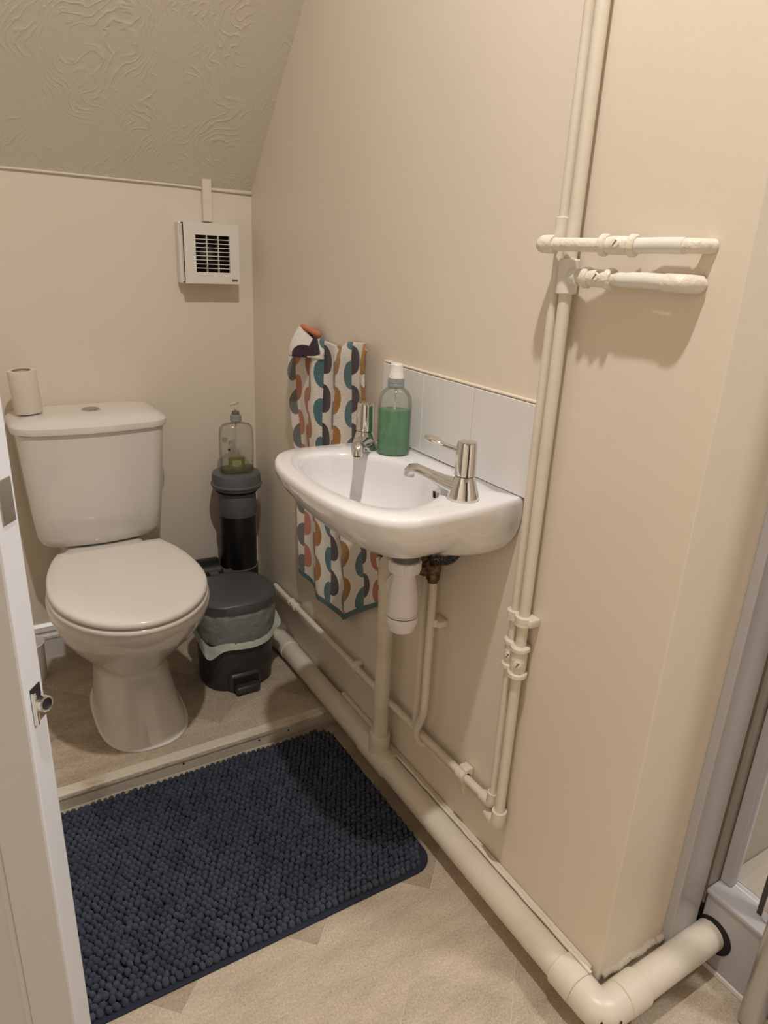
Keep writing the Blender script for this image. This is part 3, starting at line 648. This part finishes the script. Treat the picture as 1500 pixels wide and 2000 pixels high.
def make_tap(x, y, dirx, diry, lx, ly, label, rise=1.0):
    t = empty('basin_tap', (x, y, ZR), label, 'tap', 'chrome pillar taps on the basin')
    d = Vector((dirx, diry, 0)).normalized(); b = Vector((x, y, ZR + .0003))
    body = link('body', lathe(BM(), [(.0255, 0), (.0262, .002), (.0250, .006), (.0222, .016), (.0190, .027), (.0165, .034), (.0150, .037)], b, (0, 0, 1), 36), 'chrome', t, smooth=True, auto=40)
    sd = d.cross(Vector((0, 0, 1)))
    bm = BM(); rs = []
    path = [(0.000, .0160, .0205, .0150), (.018, .0170, .0185, .0130), (.040, .0200, .0150, .0105), (.064, .0245, .0122, .0090), (.082, .0280, .0112, .0085), (.092, .0292, .0112, .0092), (.100, .0268, .0112, .0098), (.1045, .0215, .0108, .0100), (.1055, .0150, .0098, .0095)]
    for i, (s, h, wv_, hh) in enumerate(path):
        a0 = path[max(i - 1, 0)]; a1 = path[min(i + 1, len(path) - 1)]
        tg = (d * (a1[0] - a0[0]) + Vector((0, 0, a1[1] - a0[1]))).normalized(); nn = sd.cross(tg)
        rs.append([b + d * s + Vector((0, 0, h)) + sd * math.cos(q) * wv_ + nn * math.sin(q) * hh for q in [2 * PI * k / 20 for k in range(20)]])
    sp = link('spout', rings(bm, rs), 'chrome', t, smooth=True, auto=60)
    tip = b + d * .1055 + Vector((0, 0, .0148)); link('spout_outlet', lathe(BM(), [(.0072, -.0002), (.0072, .001)], tip, (-d * -.05 + Vector((0, 0, -1))), 18), 'black_hole', sp)
    link('head', lathe(BM(), [(.0150, .0375), (.0172, .0390), (.0168, .060), (.0158, .088), (.0154, .0905), (.0140, .0925), (.0125, .0922), (.010, .0930)], b, (0, 0, 1), 36), 'chrome', t, smooth=True, auto=40)
    l = Vector((lx, ly, 0)).normalized(); sl = l.cross(Vector((0, 0, 1))); rs = []
    for s, h, ww, hh in ((.010, .076, .0052, .0048), (.024, .077, .0048, .0046), (.038, .080, .0048, .0044), (.048, .084, .0066, .0048), (.058, .089, .0112, .0062), (.068, .0925, .0118, .0058), (.076, .0945, .0080, .0040), (.079, .095, .0025, .0016)):
        rs.append([b + l * s + Vector((0, 0, .076 + (h - .076) * rise)) + sl * math.cos(q) * ww + Vector((0, 0, 1)) * math.sin(q) * hh for q in [2 * PI * k / 14 for k in range(14)]])
    link('lever', rings(BM(), rs), 'chrome', t, smooth=True, auto=60)
    return t
make_tap(.662, .826, -.38, .92, -.38, .92, 'chrome lever tap at the right end of the basin, near the vertical pipes', 0.55)
make_tap(.662, 1.146, -.60, -.80, .5, .87, 'chrome tap at the far end of the basin, between towel and green soap bottle', 0.0)

# splashback tiles
spb = empty('splashback', (XW, 1.0, ZR), 'row of white ceramic splashback tiles on the wall above the basin', 'splashback')
link('grout_bed', box(BM(), XW - .0045, XW - .0003, .7805, 1.2335, ZR + .0005, ZR + .1540), 'grout', spb)
for y0, y1 in ((1.0845, 1.2335), (.9335, 1.0830), (.7805, .9320)):
    link('tile', box(BM(), XW - .0085, XW - .0047, y0, y1, ZR + .0008, ZR + .1530, .0015, 2), 'tile_white', spb)
link('top_sealant', box(BM(), XW - .0080, XW - .0003, .780, 1.234, ZR + .1540, ZR + .1585, .0015, 1), 'sealant', spb)

# ------------------------------------------------------------------ basin waste, trap and 50 mm drain
waste = empty('basin_trap', (.646, .955, .53), 'white plastic bottle trap hanging under the basin waste', 'trap')
tx, ty = .646, .955
link('waste_nut', lathe(BM(), [(.034, 0), (.034, .005), (.029, .011), (.027, .015)], (tx, ty, .6900), (0, 0, -1), 32), 'rubber_black', waste, smooth=True, auto=30)
link('waste_tail', lathe(BM(), [(.0245, .014), (.0245, .030)], (tx, ty, .6900), (0, 0, -1), 32), 'cap_grey', waste, smooth=True, auto=30)
bm = lathe(BM(), [(.024, .028), (.0285, .029), (.0285, .050), (.026, .052)], (tx, ty, .6900), (0, 0, -1), 32)
for i in range(12):
    a = 2 * PI * i / 12; box(bm, -.0022, .0022, -.0015, .0015, -.009, .009, 0, 1, Matrix.Translation((tx + .0285 * math.cos(a), ty + .0285 * math.sin(a), .6505)) @ Matrix.Rotation(a + PI / 2, 4, 'Z'))
link('top_nut', bm, 'trap_white', waste, smooth=True, auto=30)
link('trap_body', lathe(BM(), [(.0205, .051), (.021, .060), (.0245, .082), (.0275, .106), (.0285, .128), (.0285, .134), (.0305, .135), (.0305, .1375)], (tx, ty, .6900), (0, 0, -1), 36), 'trap_white', waste, smooth=True, auto=30)
link('seal_ring', lathe(BM(), [(.029, .1374), (.0302, .1375), (.0302, .1388), (.029, .1389)], (tx, ty, .6900), (0, 0, -1), 36), 'rubber_black', waste)
bm = lathe(BM(), [(.0290, .1388), (.0308, .140), (.0300, .154), (.0255, .163), (.0235, .170), (.019, .1725)], (tx, ty, .6900), (0, 0, -1), 36)
link('trap_cup', bm, 'trap_white', waste, smooth=True, auto=30)
WPX, WPY = .727, 1.137
o_dir = Vector((WPX - tx, WPY - ty, 0)).normalized()
bm = tube(BM(), [Vector((tx, ty, .582)) + o_dir * .018, Vector((tx, ty, .582)) + o_dir * .058], .0195, 24); link('outlet', bm, 'trap_white', waste, smooth=True, auto=40)
bm = BM()
for k in range(4): collar(bm, Vector((tx, ty, .582)) + o_dir * (.045 + .007 * k), o_dir, .0245 if k < 3 else .022, .0062, 28)
link('outlet_nut', bm, 'trap_white', waste, smooth=True, auto=30)
wv_ = empty('basin_waste_pipe', (WPX, WPY, .09), 'cream painted vertical waste pipe from the trap down to the drain', 'pipe')
pe = Vector((tx, ty, .582)) + o_dir * .073
link('elbow', tube(BM(), [pe, Vector((WPX, WPY, .568)), Vector((WPX, WPY, .515))], .0215, 24, rad=.035), 'pipe_cream', wv_, smooth=True, auto=40)
link('pipe', tube(BM(), [(WPX, WPY, .520), (WPX, WPY, .112)], .0182, 24), 'pipe_cream', wv_, smooth=True, auto=40)
link('socket', lathe(BM(), [(.0185, .056), (.0235, .055), (.0245, .053), (.0245, .020), (.025, .012), (.027, .000)], (WPX, WPY, .078), (0, 0, 1), 30), 'pipe_cream', wv_, smooth=True, auto=40)
PR = .0268; DXp, DZ = .7275, .0670; EY = .4495
dr = empty('drain_pipe', (DXp, 1.1, 0), 'long thick cream drain pipe along the wall foot, bending at the outer corner', 'pipe')
link('long_run', tube(BM(), [(DXp, 1.735, DZ + .003), (DXp, EY + .035, DZ - .001)], PR, 32), 'waste_cream', dr, smooth=True, auto=40)
link('short_run', tube(BM(), [(DXp + .035, EY, DZ - .001), (1.012, EY, DZ + .004)], PR, 32), 'waste_cream', dr, smooth=True, auto=40)
link('elbow', tube(BM(), [(DXp, EY + .042, DZ - .001), (DXp, EY, DZ - .001), (DXp + .042, EY, DZ - .001)], PR + .0028, 32, rad=.034, k=10), 'waste_cream', dr, smooth=True, auto=40)
link('coupling', collar(BM(), (DXp, EY + .066, DZ - .001), (0, 1, 0), PR + .0036, .046, 36), 'waste_cream', dr, smooth=True, auto=40)
link('coupling', collar(BM(), (DXp + .066, EY, DZ - .001), (1, 0, 0), PR + .0036, .046, 36), 'waste_cream', dr, smooth=True, auto=40)
link('tee', collar(BM(), (DXp, WPY + .004, DZ + .001), (0, 1, 0), PR + .0032, .110, 36), 'waste_cream', dr, smooth=True, auto=40)
link('socket_ring', collar(BM(), (DXp, 1.655, DZ + .003), (0, 1, 0), PR + .0022, .006, 36), 'gloss_white', dr, smooth=True, auto=40)
link('end_elbow', tube(BM(), [(DXp, 1.657, DZ + .003), (DXp, 1.735, DZ + .003), (DXp - .055, 1.79, DZ + .003), (DXp - .062, 1.818, DZ + .003)], PR + .0016, 32, rad=.04), 'waste_cream', dr, smooth=True, auto=40)
for x, y, z, n in ((DXp + .012, EY - .0292, DZ + .006, (0.35, -1, .1)), (DXp - .020, EY - .018, DZ + .012, (-.7, -.7, .3))):
    link('paint_chip', lathe(BM(), [(.0022, -.0004), (.0022, .0012)], (x, y, z), n, 8, 1, 1.8), 'black_hole', dr)
link('moulded_mark', lathe(BM(), [(.0075, .0), (.0075, .0006), (.006, .0008), (.006, .0004)], (.885, EY - .0135, DZ + .0235), (0, -.5, .866), 24), 'waste_cream', dr)

# ------------------------------------------------------------------ supply pipes on the right wall
P1Y, P2Y, PXX = .7605, .7375, .7425
def nut(bm, p, axis, r, h, n=6, b=.001): return lathe(bm, [(r - b, -h / 2), (r, -h / 2 + b), (r, h / 2 - b), (r - b, h / 2)], p, axis, n)
def valve(parent, p, axis, r, screw, mat='pipe_lumpy', ln=.05):
    p = Vector(p); a = Vector(axis).normalized(); v = link('isolating_valve', lathe(BM(), [(r * 1.05, -ln / 2), (r * 1.25, -ln * .2), (r * 1.25, ln * .2), (r * 1.05, ln / 2)], p, a, 20), mat, parent, smooth=True, auto=40)
    for s in (-1, 1):
        bm = BM(); collar(bm, p + a * s * ln * .5, a, r * 1.52, .010, 18, .002); link('nut', bm, mat, v, smooth=True, auto=40)
    sc = Vector(screw).normalized(); q = p + sc * r * .9
    link('screw', lathe(BM(), [(r * .62, 0), (r * .62, r * .55), (r * .5, r * .62)], q, sc, 16), mat, v, smooth=True, auto=30)
    x, y = frame(sc); bm = BM(); mt = Matrix((( x.x, y.x, sc.x, 0), (x.y, y.y, sc.y, 0), (x.z, y.z, sc.z, 0), (0, 0, 0, 1)))
    box(bm, -r * .1, r * .1, -r * .42, r * .42, 0, .0004, 0, 1, Matrix.Translation(q + sc * r * .625) @ mt @ Matrix.Rotation(.5, 4, 'Z')); link('slot', bm, 'print_grey', v)
    return v
hot = empty('supply_pipe', (PXX, P1Y, .2), 'thinner of the two cream vertical pipes, running from ceiling to the low bend', 'pipe', 'supply pipes')
cold = empty('supply_pipe', (PXX, P2Y, .2), 'thicker of the two cream vertical pipes, nearer the outer corner', 'pipe', 'supply pipes')
link('riser', tube(BM(), [(PXX, P1Y, ZC - .002), (PXX, P1Y, .238)], .0076, 20), 'pipe_cream', hot, smooth=True, auto=40)
link('riser', tube(BM(), [(PXX - .0015, P2Y, ZC - .002), (PXX - .0015, P2Y, .205)], .0092, 22), 'pipe_cream', cold, smooth=True, auto=40)
link('elbow', tube(BM(), [(PXX, P1Y, .250), (PXX, P1Y, .222), (PXX, P1Y + .028, .222)], .0112, 20, rad=.012), 'pipe_cream', hot, smooth=True, auto=40)
link('elbow', tube(BM(), [(PXX - .0015, P2Y, .226), (PXX - .0015, P2Y, .194), (PXX + .004, P2Y + .032, .194)], .0138, 20, rad=.012), 'pipe_cream', cold, smooth=True, auto=40)
link('low_run', tube(BM(), [(PXX, P1Y + .02, .222), (PXX, 1.0, .217), (PXX, 1.30, .216), (PXX, 1.74, .214), (PXX, 1.80, .214)], .0082, 18), 'pipe_cream', hot, smooth=True, auto=40)
link('low_run', tube(BM(), [(PXX + .004, P2Y + .02, .194), (PXX + .006, .83, .195), (PXX + .007, .995, .193)], .0078, 18), 'pipe_cream', cold, smooth=True, auto=40)
# risers to the basin
link('basin_riser', tube(BM(), [(PXX, 1.021, .219), (PXX, 1.021, .56), (PXX - .004, 1.021, .600)], .0075, 18), 'pipe_cream', hot, smooth=True, auto=40)
link('basin_riser', tube(BM(), [(PXX + .007, .985, .193), (PXX - .003, 1.000, .196), (PXX - .014, 1.000, .225), (PXX - .014, .975, .285), (PXX - .010, .980, .56), (PXX - .010, .984, .600)], .0082, 18, rad=.022), 'pipe_cream', cold, smooth=True, auto=40)
for par, (x, y) in ((hot, (PXX - .004, 1.021)), (cold, (PXX - .010, .984))):
    bm = nut(BM(), (x, y, .598), (0, 0, 1), .0135, .016); nut(bm, (x, y, .616), (0, 0, 1), .0145, .020); lathe(bm, [(.010, .585), (.012, .63)], (x, y, 0), (0, 0, 1), 16)
    link('tap_connector', bm, 'brass_grimy', par, smooth=False)
link('flexible_hose', tube(BM(), [(PXX - .010, .984, .622), (PXX - .014, .972, .640), (.7245, .938, .648), (.720, .905, .672), (.716, .886, .712), (.695, .855, .755), (.668, .835, .775)], .0085, 16, rad=.022), 'hose_braid', cold, smooth=True)
link('flexible_hose', tube(BM(), [(PXX - .004, 1.021, .625), (PXX - .008, 1.022, .645), (PXX - .018, 1.035, .670), (PXX - .04, 1.08, .71), (.672, 1.14, .775)], .0085, 16, rad=.03), 'hose_braid', hot, smooth=True)
# clips
def clip_pair(par, z, ys, name='pipe_clip', mat='pipe_lumpy'):
    bm = BM()
    for y, r in ys: lathe(bm, [(r, -.0085), (r + .003, -.0075), (r + .003, .0075), (r, .0085)], (PXX - .001, y, z), (0, 0, 1), 12)
    y0 = min(y for y, r in ys) - .020; y1 = max(y for y, r in ys) + .016
    box(bm, PXX - .006, XW, y0, y1, z - .007, z + .007, .003, 2)
    return link(name, bm, mat, par, smooth=True, auto=40)
clip_pair(cold, .622, ((P1Y, .0095), (P2Y, .0128)))
clip_pair(cold, .500, ((.978, .009),))
clip_pair(cold, 1.92, ((P1Y, .0095), (P2Y, .0128)))
def hclip(par, y, z, r=.0085):
    bm = lathe(BM(), [(r, -.008), (r + .003, -.007), (r + .003, .007), (r, .008)], (PXX, y, z), (0, 1, 0), 12); box(bm, PXX - .004, XW, y - .007, y + .007, z + .004, z + .016, .003, 2)
    return link('pipe_clip', bm, 'pipe_lumpy', par, smooth=True, auto=40)
hclip(hot, 1.286, .2165)
bm = lathe(BM(), [(.010, -.012), (.0135, -.011), (.0135, .011), (.010, .012)], (PXX, .850, .222), (0, 1, 0), 10); box(bm, PXX - .004, XW, .838, .862, .180, .240, .004, 2)
link('pipe_clip', bm, 'pipe_lumpy', hot, smooth=True, auto=40)
valve(hot, (PXX, 1.66, .2145), (0, 1, 0), .0082, (-1, 0, .5), ln=.034)
valve(hot, (PXX, P1Y, .548), (0, 0, 1), .0090, (-.8, -.4, 0), ln=.046)
valve(cold, (PXX - .0015, P2Y, .545), (0, 0, 1), .0112, (-.75, -.65, 0), ln=.050)
# stubs to the right
ZU, ZD = 1.1985, 1.158
st = link('stub_pipe', tube(BM(), [(PXX, P1Y + .006, ZU), (.716, P1Y + .010, ZU), (.718, .735, ZU), (.731, .665, ZU), (.7415, .595, ZU + .001), (.7415, .545, ZU + .001), (XW + .002, .535, ZU + .001)], .0086, 20, rad=.010), 'pipe_lumpy', hot, smooth=True, auto=50)
link('stub_sleeve', tube(BM(), [(.736, .625, ZU), (.7415, .595, ZU + .001), (.7415, .558, ZU + .001)], .0094, 20), 'gloss_white', hot, smooth=True, auto=40)
link('stub_elbow', tube(BM(), [(PXX - .004, P1Y + .006, ZU), (.7155, P1Y + .010, ZU), (.7175, .745, ZU)], .0118, 20, rad=.012), 'pipe_lumpy', hot, smooth=True, auto=50)
valve(hot, (.7315, .648, ZU), (.2, -1, 0), .0090, (-1, -.3, .2), ln=.040)
link('stub_pipe', tube(BM(), [(PXX, P2Y, ZD), (.735, .690, ZD), (.736, .60, ZD + .001), (.736, .552, ZD), (XW + .002, .540, ZD)], .0086, 20, rad=.014), 'pipe_lumpy', cold, smooth=True, auto=50)
link('stub_sleeve', tube(BM(), [(.7355, .640, ZD), (.736, .60, ZD + .001), (.736, .566, ZD)], .0094, 20), 'gloss_white', cold, smooth=True, auto=40)
link('stub_elbow', tube(BM(), [(.736, .572, ZD), (.736, .550, ZD), (XW - .002, .541, ZD)], .0106, 20, rad=.012), 'pipe_lumpy', cold, smooth=True, auto=50)
valve(cold, (.735, .676, ZD), (0, -1, 0), .0090, (-1, -.3, .2), ln=.040)
bm = collar(BM(), (PXX - .0015, P2Y, ZD), (0, 0, 1), .0142, .046, 24); tube(bm, [(PXX - .0015, P2Y, ZD), (.737, .712, ZD)], .0112, 20); link('tee', bm, 'gloss_white', cold, smooth=True, auto=40)
link('coupling', collar(BM(), (PXX, P1Y, ZU + .022), (0, 0, 1), .0108, .028, 20), 'pipe_cream', hot, smooth=True, auto=40)

# ------------------------------------------------------------------ towel
tw = empty('hand_towel', (.74, 1.43, .32), 'white hand towel printed with coloured half circles, hung on the wall behind the basin', 'towel')
NU, NV = 120, 190
bm = BM(); uvl = bm.loops.layers.uv.new('UVMap')
def lerp(a, b, t): return a + (b - a) * t
def sst(a, b, t): t = min(1, max(0, (t - a) / (b - a))); return t * t * (3 - 2 * t)
def towel_pt(u, v):
    # u 0 (far edge) .. 1 (near edge); v 0 bottom .. 1 top
    zt = .985 + .006 * math.sin(u * 7.0 + .6) + .012 * sst(.62, .75, u) - .020 * sst(.0, .12, 1 - u) * 0 - .030 * math.exp(-((u - .0) / .08) ** 2) - .012 * math.exp(-((u - 1.0) / .05) ** 2)
    zb = .318 + .030 * max(0, 1 - u / .42) ** 1.6 + .125 * sst(.52, 1.06, u)
    z = lerp(zb, zt, v)
    yl = lerp(1.600, 1.662, sst(0, .9, v)); yr = lerp(1.178, 1.272, sst(.1, .8, v)); y = lerp(yl, yr, u)
    fold = .5 + .5 * math.cos(2 * PI * (u * 3.05 + .06) + .5 * math.sin(v * 4)); fold = fold ** 1.2
    amp = lerp(.013, .015, v)
    x = .747 - amp * fold - .006 * math.sin(u * 31 + v * 3) * .4
    x -= .004 * math.sin(v * 9 + u * 5)
    y += .006 * math.sin(2 * PI * u * 3.05) * 1.0 + .006 * math.sin(v * 6) * math.sin(PI * u)
    if v > .93: k = (v - .93) / .07; x = lerp(x, .750, k * k * (1 - .75 * sst(.8, 1, u)))
    return Vector((min(x, .7535), y, z))
def hump(u, v):   # loop end gathered over the hook
    z = lerp(.94, 1.008 - .055 * abs(u - .5) ** 1.5 * 2.8, v); y = lerp(1.65, 1.495, u)
    x = .748 - .050 * math.sin(PI * min(1, u * 1.02)) * (1 - .55 * v * v) - .006 * math.cos(u * 12)
    return Vector((min(x, .7535), y, z))
V = [[bm.verts.new(towel_pt(i / NU, j / NV)) for i in range(NU + 1)] for j in range(NV + 1)]
def addface(Vg, i, j, su, sv, ou, ov, nu, nv):
    f = bm.faces.new((Vg[j][i], Vg[j][i + 1], Vg[j + 1][i + 1], Vg[j + 1][i])); f.smooth = True
    for lp, (a, b) in zip(f.loops, ((i, j), (i + 1, j), (i + 1, j + 1), (i, j + 1))): lp[uvl].uv = (ou + su * a / nu, ov + sv * b / nv)
for j in range(NV):
    for i in range(NU): addface(V, i, j, .47, .66, .050, .0, NU, NV)
tow = link('cloth', bm, 'towel_print', tw, smooth=True)
md = tow.modifiers.new('thick', 'SOLIDIFY'); md.thickness = .005; md.offset = 0
bm = BM(); uvl = bm.loops.layers.uv.new('UVMap'); nu, nv = 30, 16
V = [[bm.verts.new(hump(i / nu, j / nv)) for i in range(nu + 1)] for j in range(nv + 1)]
for j in range(nv):
    for i in range(nu): addface(V, i, j, .18, .07, .62, .03, nu, nv)
o = link('gathered_end', bm, 'towel_print', tw, smooth=True); md = o.modifiers.new('thick', 'SOLIDIFY'); md.thickness = .005; md.offset = 0
bm = tube(BM(), [(.752, 1.600, .994), (.738, 1.595, 1.004), (.726, 1.575, 1.008), (.724, 1.550, 1.008), (.735, 1.532, 1.000), (.752, 1.528, .990)], .0070, 12, rad=.012)
o = link('hanging_loop', bm, None, tw, smooth=True); principled('towel_loop', SAL, .95); o.data.materials.append(MATS['towel_loop'])
# hem band along the bottom
bm = BM(); a, b = [], []
for i in range(NU + 1):
    p = towel_pt(i / NU, 0); q = towel_pt(i / NU, .022); a.append((p, q))
rs = []
for p, q in a: rs.append([p + Vector((-.0042, 0, 0)), p + Vector((.0036, 0, 0)), q + Vector((.0036, 0, 0)), q + Vector((-.0042, 0, 0))])
link('hem', rings(bm, rs), 'towel_hem', tw, smooth=False)
# ------------------------------------------------------------------ bath mat
MX0, MX1, MY0, MY1, MR = -.10, .703, .858, 1.356, .045
def rpoly(x0, x1, y0, y1, r, n=8):
    out = []
    for cx_, cy_, a0 in ((x1 - r, y0 + r, -PI / 2), (x1 - r, y1 - r, 0), (x0 + r, y1 - r, PI / 2), (x0 + r, y0 + r, PI)):
        for i in range(n + 1): a = a0 + PI / 2 * i / n; out.append((cx_ + r * math.cos(a), cy_ + r * math.sin(a)))
    return out
mat = empty('bath_mat', ((MX0 + MX1) / 2, (MY0 + MY1) / 2, 0.0), 'navy blue chenille bobble bath mat on the floor below the step', 'bath mat')
bm = rings(BM(), [[Vector((x, y, z)) for x, y in rpoly(MX0 + i_, MX1 - i_, MY0 + i_, MY1 - i_, MR - i_)] for z, i_ in ((.0008, .0), (.004, 0), (.0062, .002), (.0066, .007))])
link('backing', bm, 'mat_binding', mat)
PT = .0128; pts = []
ny = int((MY1 - MY0 - .022) / (PT * .9)); nx = int((MX1 - MX0 - .02) / PT)
for j in range(ny + 1):
    for i in range(nx + 1):
        x = MX0 + .011 + (i + .5 * (j % 2)) * PT + random.uniform(-.0016, .0016); y = MY0 + .012 + j * PT * .9 + random.uniform(-.0016, .0016)
        if x > MX1 - .010: continue
        if x > MX1 - MR and y < MY0 + MR and math.hypot(x - MX1 + MR, y - MY0 - MR) > MR - .011: continue
        if x > MX1 - MR and y > MY1 - MR and math.hypot(x - MX1 + MR, y - MY1 + MR) > MR - .011: continue
        pts.append((x, y))
def bob(bm, x, y, z, rx, rz, rot):
    r = bmesh.ops.create_uvsphere(bm, u_segments=8, v_segments=5, radius=1.0)
    ca_, sa_ = math.cos(rot), math.sin(rot)
    for v in r['verts']:
        a, b, c = v.co; a *= rx * 1.12; b *= rx * .92; v.co = Vector((x + a * ca_ - b * sa_, y + a * sa_ + b * ca_, z + c * rz))
protos = []
for k in range(5):
    bm = BM(); bob(bm, 0, 0, 0, .0058 + .0003 * k, .0092, k * .7); me = bpy.data.meshes.new('bobble')
    bm.to_mesh(me); bm.free(); me.polygons.foreach_set('use_smooth', [True] * len(me.polygons)); me.materials.append(MATS['mat_navy']); protos.append(me)
vis = [p for p in pts if p[0] > .047 * p[1] - .005]
vis.sort(key=lambda p: p[0] ** 2 + p[1] ** 2); near = set(vis[:300])
bmx = BM(); off = WL[mat]
def hz(x, y): return .0125 + .0016 * math.sin(x * 23 + 3 * math.sin(y * 17)) + random.uniform(-.0012, .0012)
big = []
verts, faces = [], []
pm_ = [([tuple(v.co) for v in me.vertices], [tuple(p.vertices) for p in me.polygons]) for me in protos]
for p in pts:
    k = random.randrange(5); z = hz(*p)
    if p in near:
        o = bpy.data.objects.new('bobble', protos[k]); C.objects.link(o); o.parent = mat; o.location = Vector((p[0], p[1], z)) - off; o.rotation_euler = (random.uniform(-.3, .3), random.uniform(-.3, .3), random.uniform(0, PI))
    else:
        b0 = len(verts); a = random.uniform(0, PI); ca_, sa_ = math.cos(a), math.sin(a)
        for vx, vy, vz in pm_[k][0]: verts.append((p[0] + vx * ca_ - vy * sa_ - off.x, p[1] + vx * sa_ + vy * ca_ - off.y, z + vz - off.z))
        faces += [tuple(i + b0 for i in f) for f in pm_[k][1]]
me = bpy.data.meshes.new('chenille_pile'); me.from_pydata(verts, [], faces); me.polygons.foreach_set('use_smooth', [True] * len(me.polygons)); me.materials.append(MATS['mat_navy'])
o = bpy.data.objects.new('chenille_pile', me); C.objects.link(o); o.parent = mat; o['kind'] = 'stuff'
bmx.free()
